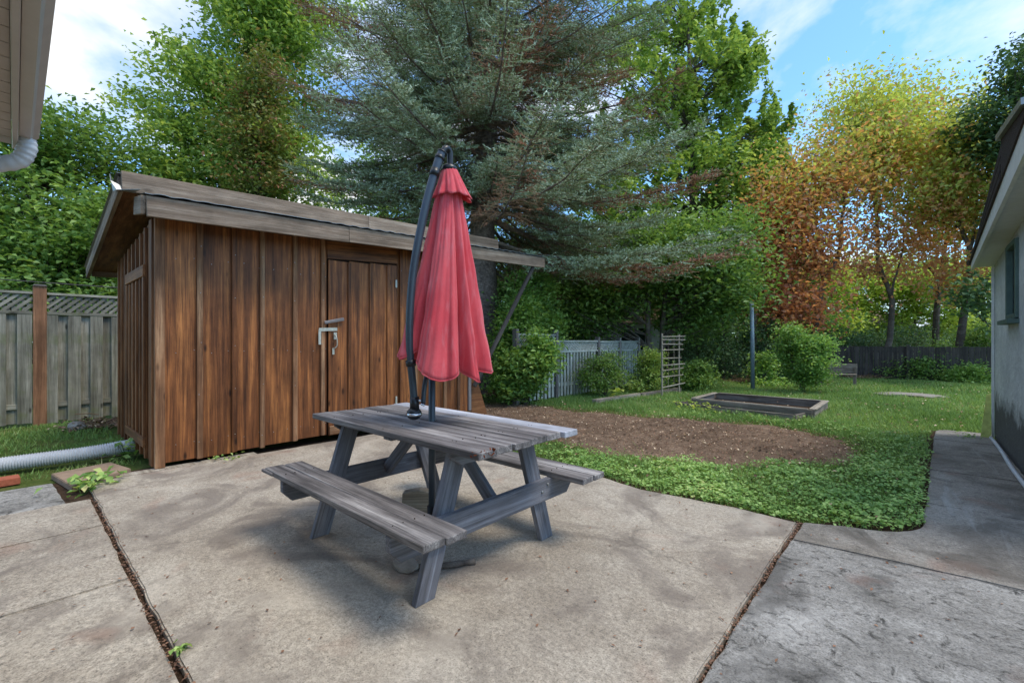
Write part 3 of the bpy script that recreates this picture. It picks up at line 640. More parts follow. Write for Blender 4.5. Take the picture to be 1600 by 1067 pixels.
# ------------------------------------------------------------------ umbrella
def umbrella():
    e = empty('patio_umbrella', (TU, TV, 0), 'closed faded red canvas offset umbrella standing through the picnic table', 'umbrella')
    tube_obj('pole', [([(TU, TV, .0), (TU, TV, .6), (TU, TV, 1.7)], .024)], M['frame'], e, 16)
    tube_obj('base_socket', [([(TU, TV, -.0), (TU, TV, .03), (TU, TV, .031), (TU, TV, .22)], [.13, .12, .035, .033])], M['black'], e, 20)
    arm = [(648, 640, 2.98), (645, 600, 2.98), (641, 555, 2.98), (640, 500, 2.98), (645, 430, 2.99), (655, 370, 3.0), (668, 310, 3.02), (684, 255, 3.06), (691, 238, 3.08)]
    L = smoothline([at(*q) for q in arm], 40); r = np.linspace(.024, .030, 40)
    a = tube_obj('arm', [(L, r)], M['frame'], e, 14)
    for i in (9, 33, 36, 39): tube_obj('collar', [(L[[max(i-1, 0), i]], .034)], M['black'], a, 14)
    hub = at(702, 262, 3.13)
    tube_obj('hook', [(smoothline([at(690, 240, 3.08), at(697, 232, 3.1), at(703, 240, 3.13), at(703, 264, 3.13)], 14), .022)], M['black'], e, 12)
    tube_obj('hub_cap', [([hub+Vector((0, 0, .02)), hub, hub-Vector((0, 0, .03))], [.03, .055, .06])], M['black'], e, 18)
    tube_obj('strut', [(smoothline([at(661, 632, 3.0), at(664, 600, 3.02), at(672, 560, 3.08), at(678, 520, 3.14)], 14), .016)], M['frame'], e, 10)
    c = at(647, 646, 2.98); V = []
    bm = bmesh.new(); bmesh.ops.create_uvsphere(bm, u_segments=20, v_segments=12, radius=.05)
    for v in bm.verts: v.co.z *= .85
    me = bpy.data.meshes.new('crank_housing'); bm.to_mesh(me); bm.free(); hs = mesh_obj('crank_housing', me, M['black'], e, Matrix.Translation(c), True)
    tube_obj('chrome_band', [(np.array([c+Vector((0, 0, -.012)), c+Vector((0, 0, -.004)), c+Vector((0, 0, .004))]), .0515)], M['chrome'], hs, 20)
    tube_obj('sleeve', [([at(648, 640, 2.98), at(647.5, 620, 2.98)], .031)], M['black'], e, 14)
    for q in ((659, 632), (656, 626), (662, 633)): tube_obj('bolt', [([at(*q, 2.97), at(*q, 2.94)], .008)], M['chrome'], e, 8)
    # canopy folded round the pole: pleated cone with a scalloped hem
    nt, ns = 176, 44; V = []; F = []
    bot = at(697, 590, 3.13)
    ph = YAW
    for j in range(ns+1):
        s = j/ns
        for i in range(nt):
            t = 2*math.pi*i/nt; th = t+ph
            # the hem hangs lower on the camera side and the right, higher at the left
            wt = t+.42*math.sin(t+.9)+.22*math.sin(2*t+.4)+.10*math.sin(3*t+2); k = 2*abs(math.sin(3*wt+.95+.25*s))**.8-1; k2 = (2*abs(math.sin(5.5*wt+.4+.5*s))-1)*(.35+.65*math.cos(t+.5)**2)
            hem = 1.205+.045*math.sin(t*2+1.1)-.06*(2*abs(math.sin(3*wt+1.2))-1)+.02*math.sin(3*t)
            hem += .09*max(0, math.cos(t-math.pi))
            z = hub.z-.02+(hem-hub.z+.02)*s
            Rr = .045+.195*s**.9
            amp = .10+.26*s
            sharp = k
            rr = Rr*(1+amp*sharp+.15*s*k2-.04*s)
            rr += (.010*s*math.sin(23*wt+4*s+2*math.sin(5*s+t))+.006*s*math.sin(41*t+7*s)+.004*math.sin(31*s+6*t)*s); cx = hub.x+(bot.x-hub.x)*s; cy = hub.y+(bot.y-hub.y)*s
            tw = .25*s*math.sin(4*t)
            V.append((cx+rr*math.cos(th+tw*.3), cy+rr*math.sin(th+tw*.3), z))
    for j in range(ns):
        for i in range(nt): F.append((j*nt+i, j*nt+(i+1) % nt, (j+1)*nt+(i+1) % nt, (j+1)*nt+i))
    m = Vector((hub.x, hub.y, 1.9)); c = pymesh('canopy', [Vector(v)-m for v in V], F, M['canvas'], e, Matrix.Translation(m), True)
    c.modifiers.new('s', 'SOLIDIFY').thickness = .003
    for q in range(8):
        i = int(nt*(q+.3)/8); tube_obj('seam', [(np.array([V[j*nt+i] for j in range(3, ns+1)]), .0035)], M['canvas'], c, 5)
    tube_obj('hem', [(np.array([V[ns*nt+i % nt] for i in range(nt+1)]), .005)], M['canvas'], c, 6)
    V = []; F = []; nt, ns = 120, 12
    for j in range(ns+1):
        s = j/ns
        for i in range(nt):
            t = 2*math.pi*i/nt; k = math.cos(9*t+.7+.4*math.sin(3*t))
            rr = .045+.075*s+.02*s*s*k+.006*s*math.sin(17*t); z = hub.z+.0-.215*s-.012*k*s
            V.append((hub.x+rr*math.cos(t+ph)+.025*s*cY, hub.y+rr*math.sin(t+ph)+.025*s*sY, z))
    for j in range(ns):
        for i in range(nt): F.append((j*nt+i, j*nt+(i+1) % nt, (j+1)*nt+(i+1) % nt, (j+1)*nt+i))
    v_ = pymesh('vent_flap', [Vector(v)-m for v in V], F, M['canvas'], c, Matrix.Translation(m), True); v_.modifiers.new('s', 'SOLIDIFY').thickness = .003
umbrella()

# ------------------------------------------------------------------ small things on the patio
def rock(name, label, c, r, mat, cat, seed=0):
    bm = bmesh.new(); bmesh.ops.create_icosphere(bm, subdivisions=2, radius=1); rd = random.Random(seed)
    for v in bm.verts: v.co = Vector((v.co.x*r[0], v.co.y*r[1], v.co.z*r[2]))*rd.uniform(.8, 1.12)
    lo = min(v.co.z for v in bm.verts); me = bpy.data.meshes.new(name); bm.to_mesh(me); bm.free()
    return tag(mesh_obj(name, me, mat, None, Matrix.Translation(Vector((c[0], c[1], c[2]-lo*.8)))), label, cat)
b = gr(652, 800)
o = prism('wood_block', None, [(-.12, 0), (.11, .0), (.12, .17), (.02, .19), (-.11, .165)], Matrix(((cY, 0, sY, b.x), (sY, 0, -cY, b.y), (0, 1, 0, 0), (0, 0, 0, 1))), .09, M['timber']); tag(o, 'short tan wooden block standing under the picnic table', 'block')
a = gr(640, 889); b = gr(742, 881)
tag(tube_obj('fallen_stick', [(smoothline([(a.x, a.y, .016), ((a.x+b.x)/2+.02, (a.y+b.y)/2-.02, .02), (b.x, b.y, .018)], 12), np.linspace(.016, .02, 12)+rng.normal(0, .002, 12))], M['bark'], None, 8), 'broken dark stick lying on the concrete behind a table leg', 'stick')
a = gr(634, 888); rock('flat_stone', 'flat grey stone on the concrete under the near bench seat', (a.x, a.y, 0), (.10, .07, .03), M['stone'], 'stone', 3)
def litter(n, f, name, z=.004, size=.03, rnd=None, up=3):
    P = f(n); o = leaves(name, P, size, M['litter'], None, rnd, up=up, fold=.12); return o
def patio_litter(n):
    P = np.stack([rng.uniform(-5.9, .7, n), rng.uniform(-.6, 4.1, n), np.full(n, .006)], 1)
    return P
tag(litter(420, patio_litter, 'dry_leaf_bits', size=.022, rnd=rng.uniform(0, .55, 420)), 'scattered dry leaf bits on the concrete patio', 'leaf litter', kind='stuff')
def joint_litter(n):
    k = n//2; a = np.stack([rng.uniform(-5.4, -1.5, k), .4625+rng.normal(0, .016, k)*(1+1.5*(rng.uniform(0, 1, k) > .85)), rng.uniform(-.02, .006, k)], 1)
    b = np.stack([-.655+rng.normal(0, .014, n-k)*(1+1.5*(rng.uniform(0, 1, n-k) > .85)), rng.uniform(1.2, 4.0, n-k), rng.uniform(-.02, .006, n-k)], 1); return np.concatenate([a, b])
tag(litter(1300, joint_litter, 'joint_debris', size=.017, rnd=rng.uniform(0, .45, 1300)), 'brown debris filling the gaps between the concrete slabs', 'debris', kind='stuff')
def soil_litter(n):
    x = rng.uniform(-7.4, -.4, n*2); y = rng.uniform(4.4, 8.6, n*2); k = inpoly(x, y, SOIL); x, y = x[k], y[k]; return np.stack([x, y, -.004+.012*wavy(x*1.7, y*1.9)+rng.uniform(0, .008, len(x))], 1)
def clods():
    q = soil_litter(900); V = []; F = []; ico = [(0, 0, 1), (.9, 0, .3), (.28, .85, .3), (-.72, .53, .3), (-.72, -.53, .3), (.28, -.85, .3), (0, 0, -.6)]
    for p in q:
        z = rng.uniform(.005, .02)*rng.uniform(.5, 1.2); b0 = len(V); V += [(p[0]+a*z*rng.uniform(.7, 1.3), p[1]+b1*z*rng.uniform(.7, 1.3), p[2]+c1*z*.7) for a, b1, c1 in ico]
        F += [(b0, b0+1+i, b0+1+(i+1) % 5) for i in range(5)]+[(b0+6, b0+1+(i+1) % 5, b0+1+i) for i in range(5)]
    tag(pymesh('soil_clods', V, F, M['soil']), 'small clods of earth on the bare soil', 'soil', kind='stuff')
clods()
P = soil_litter(3600); tag(leaves('soil_litter', P, .03, M['litter'], None, rng.uniform(0, 1, len(P))**2.2, up=1.6), 'dry leaves and wood chips strewn over the bare soil', 'leaf litter', kind='stuff')

# left corner: drain pipe, pavers, brick, timber
def drain():
    L = smoothline([(-7.34, -1.6, .06), (-7.27, -.6, .062), (-7.2, -.1, .068), (-7.08, .45, .088), (-7.06, .75, .10), (-7.12, 1.0, .10)], 400)
    seg = np.linalg.norm(np.diff(L, axis=0), axis=1); s = np.concatenate([[0], np.cumsum(seg)]); q = np.arange(0, s[-1], .0055)
    L2 = np.stack([np.interp(q, s, L[:, i]) for i in range(3)], 1); r = .074+.008*np.clip(np.sin(q*2*np.pi/.022)*1.6, -1, 1)
    tag(tube_obj('drain_pipe', [(L2, r)], M['plastic'], None, 18), 'white corrugated drain pipe running to the shed corner', 'pipe')
drain()
def flat(name, label, pts, top, th, mat, cat):
    c = [(p[0], p[1], top-th) for p in pts]+[(p[0], p[1], top) for p in pts]; o = hexa(name, None, c, mat)
    bm = bmesh.new(); bm.from_mesh(o.data); bmesh.ops.bevel(bm, geom=bm.edges[:], offset=.006, segments=2, affect='EDGES'); bm.to_mesh(o.data); bm.free(); return tag(o, label, cat)
flat('paving_stone', 'tan rectangular paver lying tilted in front of the drain pipe', [(-6.56, .25), (-6.70, .72), (-6.20, .83), (-5.84, .36)], .025, .06, M['paver'], 'paver')
flat('paving_stone', 'tan rectangular paver in the grass behind the drain pipe', [(-7.94, .62), (-7.96, .96), (-7.3, .96), (-7.3, .62)], .012, .05, M['paver'], 'paver')
flat('brick', 'loose red brick lying beside the drain pipe', [(-6.72, -.22), (-6.74, .03), (-6.55, .04), (-6.53, -.21)], .035, .065, M['brick'], 'brick')
flat('timber_skid', 'flat worn plank on the ground under the shed corner', [(-6.16, .72), (-6.14, 2.0), (-5.97, 2.0), (-6.01, .72)], -.004, .03, M['timber'], 'plank')

# ------------------------------------------------------------------ fences
def lattice_fence(name, label, u, posts, tops, bw, gap, latt, mat, postmat, postw, cap=None, back=True, group=None, slat=.035, zbot=.0):
    e = empty(name, (u, posts[0], -.04), label, 'fence', group); X = (1, 0, 0)
    for i, v in enumerate(posts):
        z = max(tops[max(i-1, 0)], tops[min(i, len(tops)-1)])+.10
        p = board('post', e, (u, v, -.06), (u, v, z), postw, .12, postmat, X, .006)
        if cap: hexa('post_cap', p, [(u-.08, v-postw*.55, z), (u+.08, v-postw*.55, z), (u+.08, v+postw*.55, z), (u-.08, v+postw*.55, z), (u-.055, v-postw*.4, z+.03), (u+.055, v-postw*.4, z+.03), (u+.055, v+postw*.4, z+.03), (u-.055, v+postw*.4, z+.03)], cap)
    for i in range(len(posts)-1):
        a = posts[i]+postw/2+.002; b = posts[i+1]-postw/2-.002; zt = tops[i]
        board('top_rail', e, (u, a, zt-.02), (u, b, zt-.02), .04, .09, mat, (1, 0, 0))
        board('rail', e, (u, a, zt-latt-.03), (u, b, zt-latt-.03), .05, .085, mat, X)
        board('rail', e, (u, a, .30), (u, b, .30), .085, .03, mat, X)
        zl, zh = zt-latt-.005, zt-.04; hh = zh-zl
        for ly, sg in ((.012, 1), (-.012, -1)):
            for v in np.arange(a-hh, b, slat*2.4):
                t0, t1 = v, v+hh
                y0, y1 = max(t0, a), min(t1, b)
                if y1-y0 < .03: continue
                f0, f1 = (y0-t0)/hh, (y1-t0)/hh
                za, zb_ = (zl+hh*f0, zl+hh*f1) if sg > 0 else (zh-hh*f0, zh-hh*f1)
                board('lattice_slat', e, (u+ly+.001*sg, y0, za), (u+ly+.001*sg, y1, zb_), slat, .010, mat, X, 0)
        v = a+bw*.3
        while v < b-bw*.5:
            board('board', e, (u+.028, v, zbot+random.uniform(-.02, .02)), (u+.028, v, zt-latt-.06), bw*random.uniform(.96, 1.03), .018, mat, X, .003)
            if back and v+bw/2+gap/2 < b: board('board', e, (u-.028, v+(bw+gap)/2, zbot+.02), (u-.028, v+(bw+gap)/2, zt-latt-.06), bw, .018, mat, X, .003)
            v += bw+gap
    return e
lattice_fence('lattice_fence', 'mossy grey board fence with lattice top beside the shed', -10.95, [-2.3, .285, 2.75], [2.2, 2.2], .17, .115, .32, M['fence'], M['fence_post'], .16, M['black'], slat=.045)
lattice_fence('lattice_fence', 'pale picket-like fence with lattice strip behind the fallen garden timbers', -6.6, [7.45, 8.94, 10.91, 12.12, 13.36], [1.55, 1.40, 1.39, 1.39], .085, .055, .25, M['fence_right'], M['greywood'], .09, slat=.03)
fe = empty('board_fence', (-4, 22, 0), 'dark weathered board fence along the back of the yard', 'fence')
v = -9.5
while v < 4.5:
    board('board', fe, (v, 22.0+random.uniform(-.01, .01), -.05), (v, 22.0, 1.18+random.uniform(-.02, .02)), .135, .02, M['fence_back'], (0, -1, 0), 0); v += .142
for z in (.3, 1.0): board('rail', fe, (-9.6, 22.05, z), (4.5, 22.05, z), .09, .04, M['fence_back'], (0, -1, 0))
for v in np.arange(-9.4, 4.5, 2.3): board('post', fe, (v, 21.94, -.06), (v, 21.94, 1.25), .09, .09, M['fence_back'], (0, -1, 0))

# trellis, edging timbers, garden bed, pole, low bench, board by the wall
t = empty('garden_trellis', (-4.78, 11.5, 0), 'tall slim wooden ladder trellis beside the lattice fence', 'trellis')
for v in (11.0, 12.1): board('upright', t, (-4.78, v, -.06), (-4.78, v, 1.57), .04, .035, M['timber'], (1, 0, 0))
for i, z in enumerate((.22, .46, .62, .78, .95, 1.14, 1.32, 1.42, 1.50)): board('rung', t, (-4.755, 10.95, z+random.uniform(-.02, .02)), (-4.755, 12.25+random.uniform(-.05, .25), z+random.uniform(-.03, .03)), .024, .014, M['timber'], (1, 0, 0), 0)
for v in (11.35, 11.72): board('wire_stay', t, (-4.765, v, .1), (-4.765, v, 1.5), .012, .006, M['timber'], (1, 0, 0), 0)
tag(board('edging_timber', None, (-5.45, 8.85, .0), (-5.22, 10.6, .015), .12, .10, M['timber']), 'bleached square timber edging the bed below the lattice fence', 'timber')
tag(board('edging_timber', None, (-5.2, 10.65, .01), (-4.92, 12.5, .03), .12, .10, M['bedwood']), 'browner square timber edging the bed at the trellis foot', 'timber')
g = empty('garden_bed', (-2.5, 10.5, 0), 'empty raised garden bed frame of grey planks on the lawn', 'garden bed'); zt = .10
def plank(a, b, z=.04, h=.16): board('plank', g, (*a, z), (*b, z), h, .035, M['bedwood'], (b[1]-a[1], -(b[0]-a[0]), 0))
plank((-3.62, 9.95), (-1.40, 9.75)); plank((-3.66, 11.45), (-1.40, 11.4)); plank((-1.38, 9.77), (-1.38, 11.4)); plank((-3.64, 9.95), (-3.64, 11.43))
plank((-3.85, 9.55), (-1.62, 9.32), .0, .13); plank((-3.85, 9.55), (-3.72, 9.9), .0, .13); plank((-1.6, 9.33), (-1.52, 9.72), .0, .13)
board('top_rail', g, (-1.40, 9.8, .128), (-1.40, 11.4, .128), .12, .02, M['timber']); board('top_rail', g, (-3.62, 9.98, .128), (-3.62, 11.4, .128), .11, .02, M['timber'])
board('top_rail', g, (-3.55, 9.96, .128), (-1.47, 9.78, .128), .05, .02, M['timber']); board('top_rail', g, (-3.55, 11.42, .128), (-1.47, 11.39, .128), .05, .02, M['timber'])
sb = sheet('bed_soil', [(-3.62, 9.97), (-1.41, 9.77), (-1.41, 11.38), (-3.62, 11.42)], -.025, M['joint'], g)
tag(tube_obj('metal_pole', [([(-3.53, 14.43, -.06), (-3.54, 14.43, 1.2), (-3.56, 14.43, 2.5)], .055)], M['pole'], None, 14), 'plain blue-grey metal pole standing upright on the lawn', 'pole')
bn = empty('low_bench', (-1.85, 18.0, 0), 'low weathered plank bench with backboard near the back fence', 'bench')
for k in range(2): board('seat_plank', bn, (-2.35, 17.75+k*.16, .31), (-1.4, 17.95+k*.16, .31), .15, .035, M['bedwood'])
for k in range(2): board('back_plank', bn, (-2.35, 18.1, .42+k*.15), (-1.4, 18.3, .42+k*.15), .14, .03, M['bedwood'], (0, -1, 0))
for u, w in ((-2.3, 17.72), (-2.3, 18.08), (-1.45, 17.92), (-1.45, 18.27)): board('leg', bn, (u, w, -.05), (u, w, .3 if w < 18.0 else .55), .06, .05, M['bedwood'], (0, -1, 0))
tag(hexa('mossy_board', None, [(.70, 9.36, 0), (.80, 9.35, 0), (.80, 9.32, .0), (.70, 9.33, 0), (.775, 9.54, .60), (.815, 9.53, .60), (.815, 9.50, .60), (.775, 9.51, .60)], M['yboard']), 'yellow-green mossy board leaning at the garage corner', 'board')
tag(tube_obj('white_hose', [(smoothline([(.80, 3.2, .02), (.78, 5.2, .02), (.765, 6.9, .02), (.79, 8.2, .02), (.79, 9.2, .02)], 40), .02)], M['plastic'], None, 10), 'thin white pipe lying along the foot of the garage wall', 'pipe')
a = gr(120, 668); rock('garden_stone', 'rounded grey stone at the foot of the lattice fence', (a.x, a.y, -.04), (.14, .11, .08), M['stone'], 'stone', 5)
a = gr(1420, 617); o = rock('mound_stone', 'low flat grey rock in the brown patch of lawn', (a.x, a.y, -.05), (.75, .4, .06), M['stone'], 'rock', 8)

# ------------------------------------------------------------------ garage on the right
def garage():
    e = empty('garage', (.85, 9.4, 0), 'white stucco garage with peeling fascia and dark shingled roof edge', 'garage')
    u = .85; v0, v1 = 5.3, 9.45; wz = lambda v: 2.47+.085*(9.45-v)
    # wall with a window opening 7.42-8.14 x 1.63-2.55
    wv = [v0, 7.42, 8.14, v1]; wn = [-.06, 1.63, 2.53, None]; V = []; F = []
    def quad(pts): b = len(V); V.extend(pts); F.append((b, b+1, b+2, b+3))
    for i in range(3):
        for j in range(3):
            if i == 1 and j == 1: continue
            z = lambda k, v: wn[k] if wn[k] is not None else wz(v)+.05
            quad([(u, wv[i+1], z(j, wv[i+1])), (u, wv[i], z(j, wv[i])), (u, wv[i], z(j+1, wv[i])), (u, wv[i+1], z(j+1, wv[i+1]))])
    quad([(u, 8.14, 1.63), (u, 7.42, 1.63), (u+.1, 7.42, 1.63), (u+.1, 8.14, 1.63)]); quad([(u, 8.14, 2.53), (u+.1, 8.14, 2.53), (u+.1, 7.42, 2.53), (u, 7.42, 2.53)])
    quad([(u, 8.14, 1.63), (u+.1, 8.14, 1.63), (u+.1, 8.14, 2.53), (u, 8.14, 2.53)]); quad([(u, 7.42, 1.63), (u, 7.42, 2.53), (u+.1, 7.42, 2.53), (u+.1, 7.42, 1.63)])
    quad([(u, v1, -.06), (u, v1, wz(v1)+.05), (6, v1, wz(v1)+.05), (6, v1, -.06)]); quad([(u, v0, -.06), (6, v0, -.06), (6, v0, wz(v0)+.05), (u, v0, wz(v0)+.05)]); quad([(6, v0, -.06), (6, v1, -.06), (6, v1, 2.6), (6, v0, 2.8)])
    pymesh('wall', V, F, M['stucco'], e)
    w = empty('window', (u, 7.78, 1.63)); w.parent = e; w.matrix_basis = Matrix.Translation((0, 7.78-9.4, 1.63)); wmat[w.name] = Matrix.Translation((u, 7.78, 1.63))
    X = (1, 0, 0)
    for v in (7.45, 8.11): board('frame', w, (u-.0, v, 1.64), (u-.0, v, 2.52), .07, .06, M['green_frame'], X)
    for z in (1.66, 2.50): board('frame', w, (u-.0, 7.49, z), (u-.0, 8.07, z), .06, .06, M['green_frame'], X)
    board('mullion', w, (u+.02, 7.78, 1.69), (u+.02, 7.78, 2.47), .035, .03, M['green_frame'], X)
    board('sill', w, (u-.045, 7.38, 1.60), (u-.045, 8.18, 1.60), .10, .05, M['green_frame'])
    board('pane', w, (u+.06, 7.48, 2.08), (u+.06, 8.08, 2.08), .84, .008, M['glass'], X, 0)
    board('corner_trim', e, (u-.02, 9.43, -.0), (u-.02, 9.43, 2.45), .05, .03, M['white'], X)
    # soffit strips, fascia, shingles
    ue = .63; n = 34; vs = np.linspace(5.0, 9.52, n)
    for a, b in zip(vs[:-1], vs[1:]):
        board('soffit_strip', e, ((ue+u)/2+.03, (a+b)/2, wz((a+b)/2)-.005+random.uniform(-.002, .002)), ((ue+u)/2+.03+.0, (a+b)/2+.0001, wz((a+b)/2)-.005), .30, b-a-.006, M['soffit_w'], (0, 1, 0), 0) if False else hexa('soffit_strip', e, [(ue+.02, a, wz(a)-.0), (u+.0, a, wz(a)), (u, b-.006, wz(b)), (ue+.02, b-.006, wz(b)), (ue+.02, a, wz(a)+.012), (u, a, wz(a)+.012), (u, b-.006, wz(b)+.012), (ue+.02, b-.006, wz(b)+.012)], M['soffit_w'])
    ft = lambda v: wz(v)+.07+.028*(9.5-v); tp = lambda v: ft(v)+.05+.105*max(9.5-v, 0)
    hexa('fascia', e, [(ue-.015, 4.95, wz(4.95)-.03), (ue+.015, 4.95, wz(4.95)-.03), (ue+.015, 9.53, wz(9.53)-.03), (ue-.015, 9.53, wz(9.53)-.03), (ue-.015, 4.95, ft(4.95)), (ue+.015, 4.95, ft(4.95)), (ue+.015, 9.53, ft(9.53)), (ue-.015, 9.53, ft(9.53))], M['white'])
    for k in range(5):
        f0, f1 = k/5, (k+1)/5-.02; uo = ue-.035-.006*(k % 2)+.004*k
        z0 = lambda v: ft(v)+(tp(v)-ft(v))*f0; z1 = lambda v: ft(v)+(tp(v)-ft(v))*f1
        hexa('shingle_course', e, [(uo, 6.25, z0(6.25)), (6.3, 6.25, z0(6.25)), (6.3, 9.58, z0(9.58)), (uo, 9.58, z0(9.58)), (uo, 6.25, z1(6.25)), (6.3, 6.25, z1(6.25)), (6.3, 9.58, z1(9.58)), (uo, 9.58, z1(9.58))], M['shingle'])
    hexa('roof', e, [(ue-.03, 4.9, ft(4.9)), (6.3, 4.9, ft(4.9)), (6.3, 6.24, ft(6.24)), (ue-.03, 6.24, ft(6.24)), (ue-.03, 4.9, 3.10), (6.3, 4.9, 3.10), (6.3, 6.24, tp(6.24)), (ue-.03, 6.24, tp(6.24))], M['shingle'])
    hexa('drip_edge', e, [(ue-.06, 4.9, 3.095), (ue+.3, 4.9, 3.095), (ue+.3, 6.30, tp(6.24)-.01), (ue-.06, 6.30, tp(6.24)-.01), (ue-.06, 4.9, 3.145), (ue+.3, 4.9, 3.145), (ue+.3, 6.30, tp(6.24)+.05), (ue-.06, 6.30, tp(6.24)+.05)], M['metal'])
garage()

# ------------------------------------------------------------------ house whose eave hangs in at the upper left
def house():
    e = empty('house', (-3.4, -1.5, 0), 'house with beige soffit, gutter and downspout elbow at its eave corner', 'house')
    ze = 2.5; ua, ub = -3.86, 1.2
    pymesh('wall', [(-3.45, -.62, -.06), (1.2, -.62, -.06), (1.2, -.62, 2.6), (-3.45, -.62, 2.6), (-3.45, -5, -.06), (1.2, -5, -.06), (1.2, -5, 2.6), (-3.45, -5, 2.6)], [(0, 1, 2, 3), (1, 5, 6, 2), (5, 4, 7, 6), (4, 0, 3, 7)], M['wallpink'], e)
    us = np.linspace(ua+.02, ub, 40)
    for a, b in zip(us[:-1], us[1:]): board('soffit_panel', e, ((a+b)/2, -.62, ze+.005), ((a+b)/2, -.012, ze+.005), b-a-.006, .012, M['soffit'], (0, 0, 1), 0)
    sv = board('soffit_vent', e, (-2.62, -.20, ze-.006), (-2.62, -.05, ze-.006), .09, .008, M['soffit'], bev=0)
    for k in range(6): board('vent_slot', sv, (-2.62+(k-2.5)*.014, -.19, ze-.0115), (-2.62+(k-2.5)*.014, -.06, ze-.0115), .005, .003, M['black'], bev=0)
    board('fascia', e, (ua, .002, ze+.08), (ub, .002, ze+.08), .20, .025, M['gutter'], (0, 1, 0))
    # K-style gutter
    prof = [(.017, .16), (.017, .035), (.06, .03), (.072, .07), (.098, .10), (.098, .165), (.091, .165), (.091, .105), (.066, .078), (.056, .038), (.022, .042), (.022, .16)]
    V = [(x, p[0], ze+p[1]-.02) for x in (ua-.02, ub) for p in prof]; n = len(prof); F = [(i, (i+1) % n, n+(i+1) % n, n+i) for i in range(n)]+[tuple(range(n))[::-1]]
    pymesh('gutter', V, F, M['gutter'], e)
    L = smoothline([(-3.74, .045, ze+.015), (-3.74, .045, ze-.05), (-3.76, .0, ze-.12), (-3.8, -.16, ze-.17), (-3.76, -.45, ze-.22)], 60); r = .042+.002*np.sin(np.arange(60)*1.25)
    tube_obj('downspout_elbow', [(L, r)], M['plastic'], e, 12)
    hexa('roof', e, [(ua-.04, -5.2, ze+.16), (ub, -5.2, ze+.16), (ub, .10, ze+.16), (ua-.04, .10, ze+.16), (ua-.04, -5.2, ze+1.8), (ub, -5.2, ze+1.8), (ub, .10, ze+.19), (ua-.04, .10, ze+.19)], M['shingle'])
house()
def far_house(name, label, c, w, d, h, rh, wm, rm, rot):
    e = empty(name, (c[0], c[1], -.05), label, 'house'); Mx = Matrix.Translation(Vector((c[0], c[1], -.05))) @ Matrix.Rotation(rot, 4, 'Z')
    pymesh('wall', [(-w, -d, 0), (w, -d, 0), (w, d, 0), (-w, d, 0), (-w, -d, h), (w, -d, h), (w, d, h), (-w, d, h), (-w, 0, h+rh), (w, 0, h+rh)], [(0, 1, 5, 4), (1, 2, 6, 9, 5), (2, 3, 7, 6), (3, 0, 4, 8, 7)], wm, e, Mx)
    pymesh('roof', [(-w-.3, -d-.4, h-.1), (w+.3, -d-.4, h-.1), (w+.3, 0, h+rh+.08), (-w-.3, 0, h+rh+.08), (-w-.3, d+.4, h-.1), (w+.3, d+.4, h-.1)], [(0, 1, 2, 3), (3, 2, 5, 4)], rm, e, Mx).modifiers.new('s', 'SOLIDIFY').thickness = .1
    for x in (-w*.55, w*.45):
        o = pymesh('window', [(x-.6, -d-.03, 1), (x+.6, -d-.03, 1), (x+.6, -d-.03, 2.1), (x-.6, -d-.03, 2.1)], [(0, 1, 2, 3)], M['glass'], e, Mx); o.modifiers.new('s', 'SOLIDIFY').thickness = .04
p = at(1270, 500, 32); far_house('far_house', 'distant house with dusty pink roof behind the dying trees', p, 4, 3.2, 2.4, 1.1, M['wallpink'], M['roofpink'], R(30))
p = at(1450, 500, 34); far_house('far_house', 'distant low house with pale roof behind the yellow-green bushes', p, 5, 3, 2.3, .8, M['wallpink'], M['roofwhite'], R(42))
p = at(945, 500, 27); far_house('far_house', 'white neighbouring house glimpsed over the lattice fence', p, 4.5, 3, 2.5, 1.0, M['white'], M['roofpink'], R(20))
tag(tube_obj('overhead_cable', [(smoothline([(-13, -8, 2.75), (-13.0, 1, 2.55), (-13, 12, 2.7)], 20), .012)], M['black'], None, 6), 'thin dark cable strung just above the mossy fence', 'cable')

# ------------------------------------------------------------------ trees and shrubs
def pt(px, py, Y): return A(px, py, Y)
def blob(px, py, Y, rx, rz, share, ry=None): return (A(px, py, Y), (rx, ry or rx, rz), share)
tree('maple_tree', 'dense dark green maple rising behind the mossy fence', B(70, 13.5), [([B(70, 13.5), A(72, 430, 13.5), A(60, 300, 13.5)], .22, .05)],
     .22, [blob(60, 330, 13.5, 3.1, 3.0, 5), blob(150, 390, 12.5, 1.7, 2.0, 2), blob(-40, 420, 12.5, 2.2, 2.2, 2), blob(60, 470, 12.6, 3.2, 1.2, 2), blob(110, 220, 13.5, 1.7, 1.2, 1)], M['l_maple'], 46000, .17, M['bark'])
tree('locust_tree', 'tall bright green feathery tree behind the shed roof', B(340, 17.5), [([B(340, 17.5), A(345, 380, 17.5), A(360, 200, 17.5), A(400, 20, 17.5)], .25, .05)],
     .25, [blob(340, 210, 17.5, 2.9, 3.3, 4), blob(300, 270, 17, 2.0, 2.0, 2), blob(420, 120, 17.5, 2.4, 3.4, 4), blob(440, 290, 17, 2.4, 2.4, 2), blob(460, 0, 18, 2.6, 3.0, 3), blob(360, 330, 17, 3, 1.8, 2)], M['l_bright'], 60000, .19, M['bark'], droop=.9)
tree('cedar_tree', 'narrow conifer with rusty brown tips behind the shed roof', B(405, 15.2), [([B(405, 15.2), A(405, 330, 15.2), A(402, 80, 15.2)], .15, .03)],
     .15, [blob(402, 130, 15.2, .7, 1.3, 1), blob(403, 200, 15.2, .95, 1.4, 2), blob(404, 270, 15.2, 1.15, 1.4, 2)], M['l_brown'], 9000, .15, M['bark'], clump=.42, droop=.5)
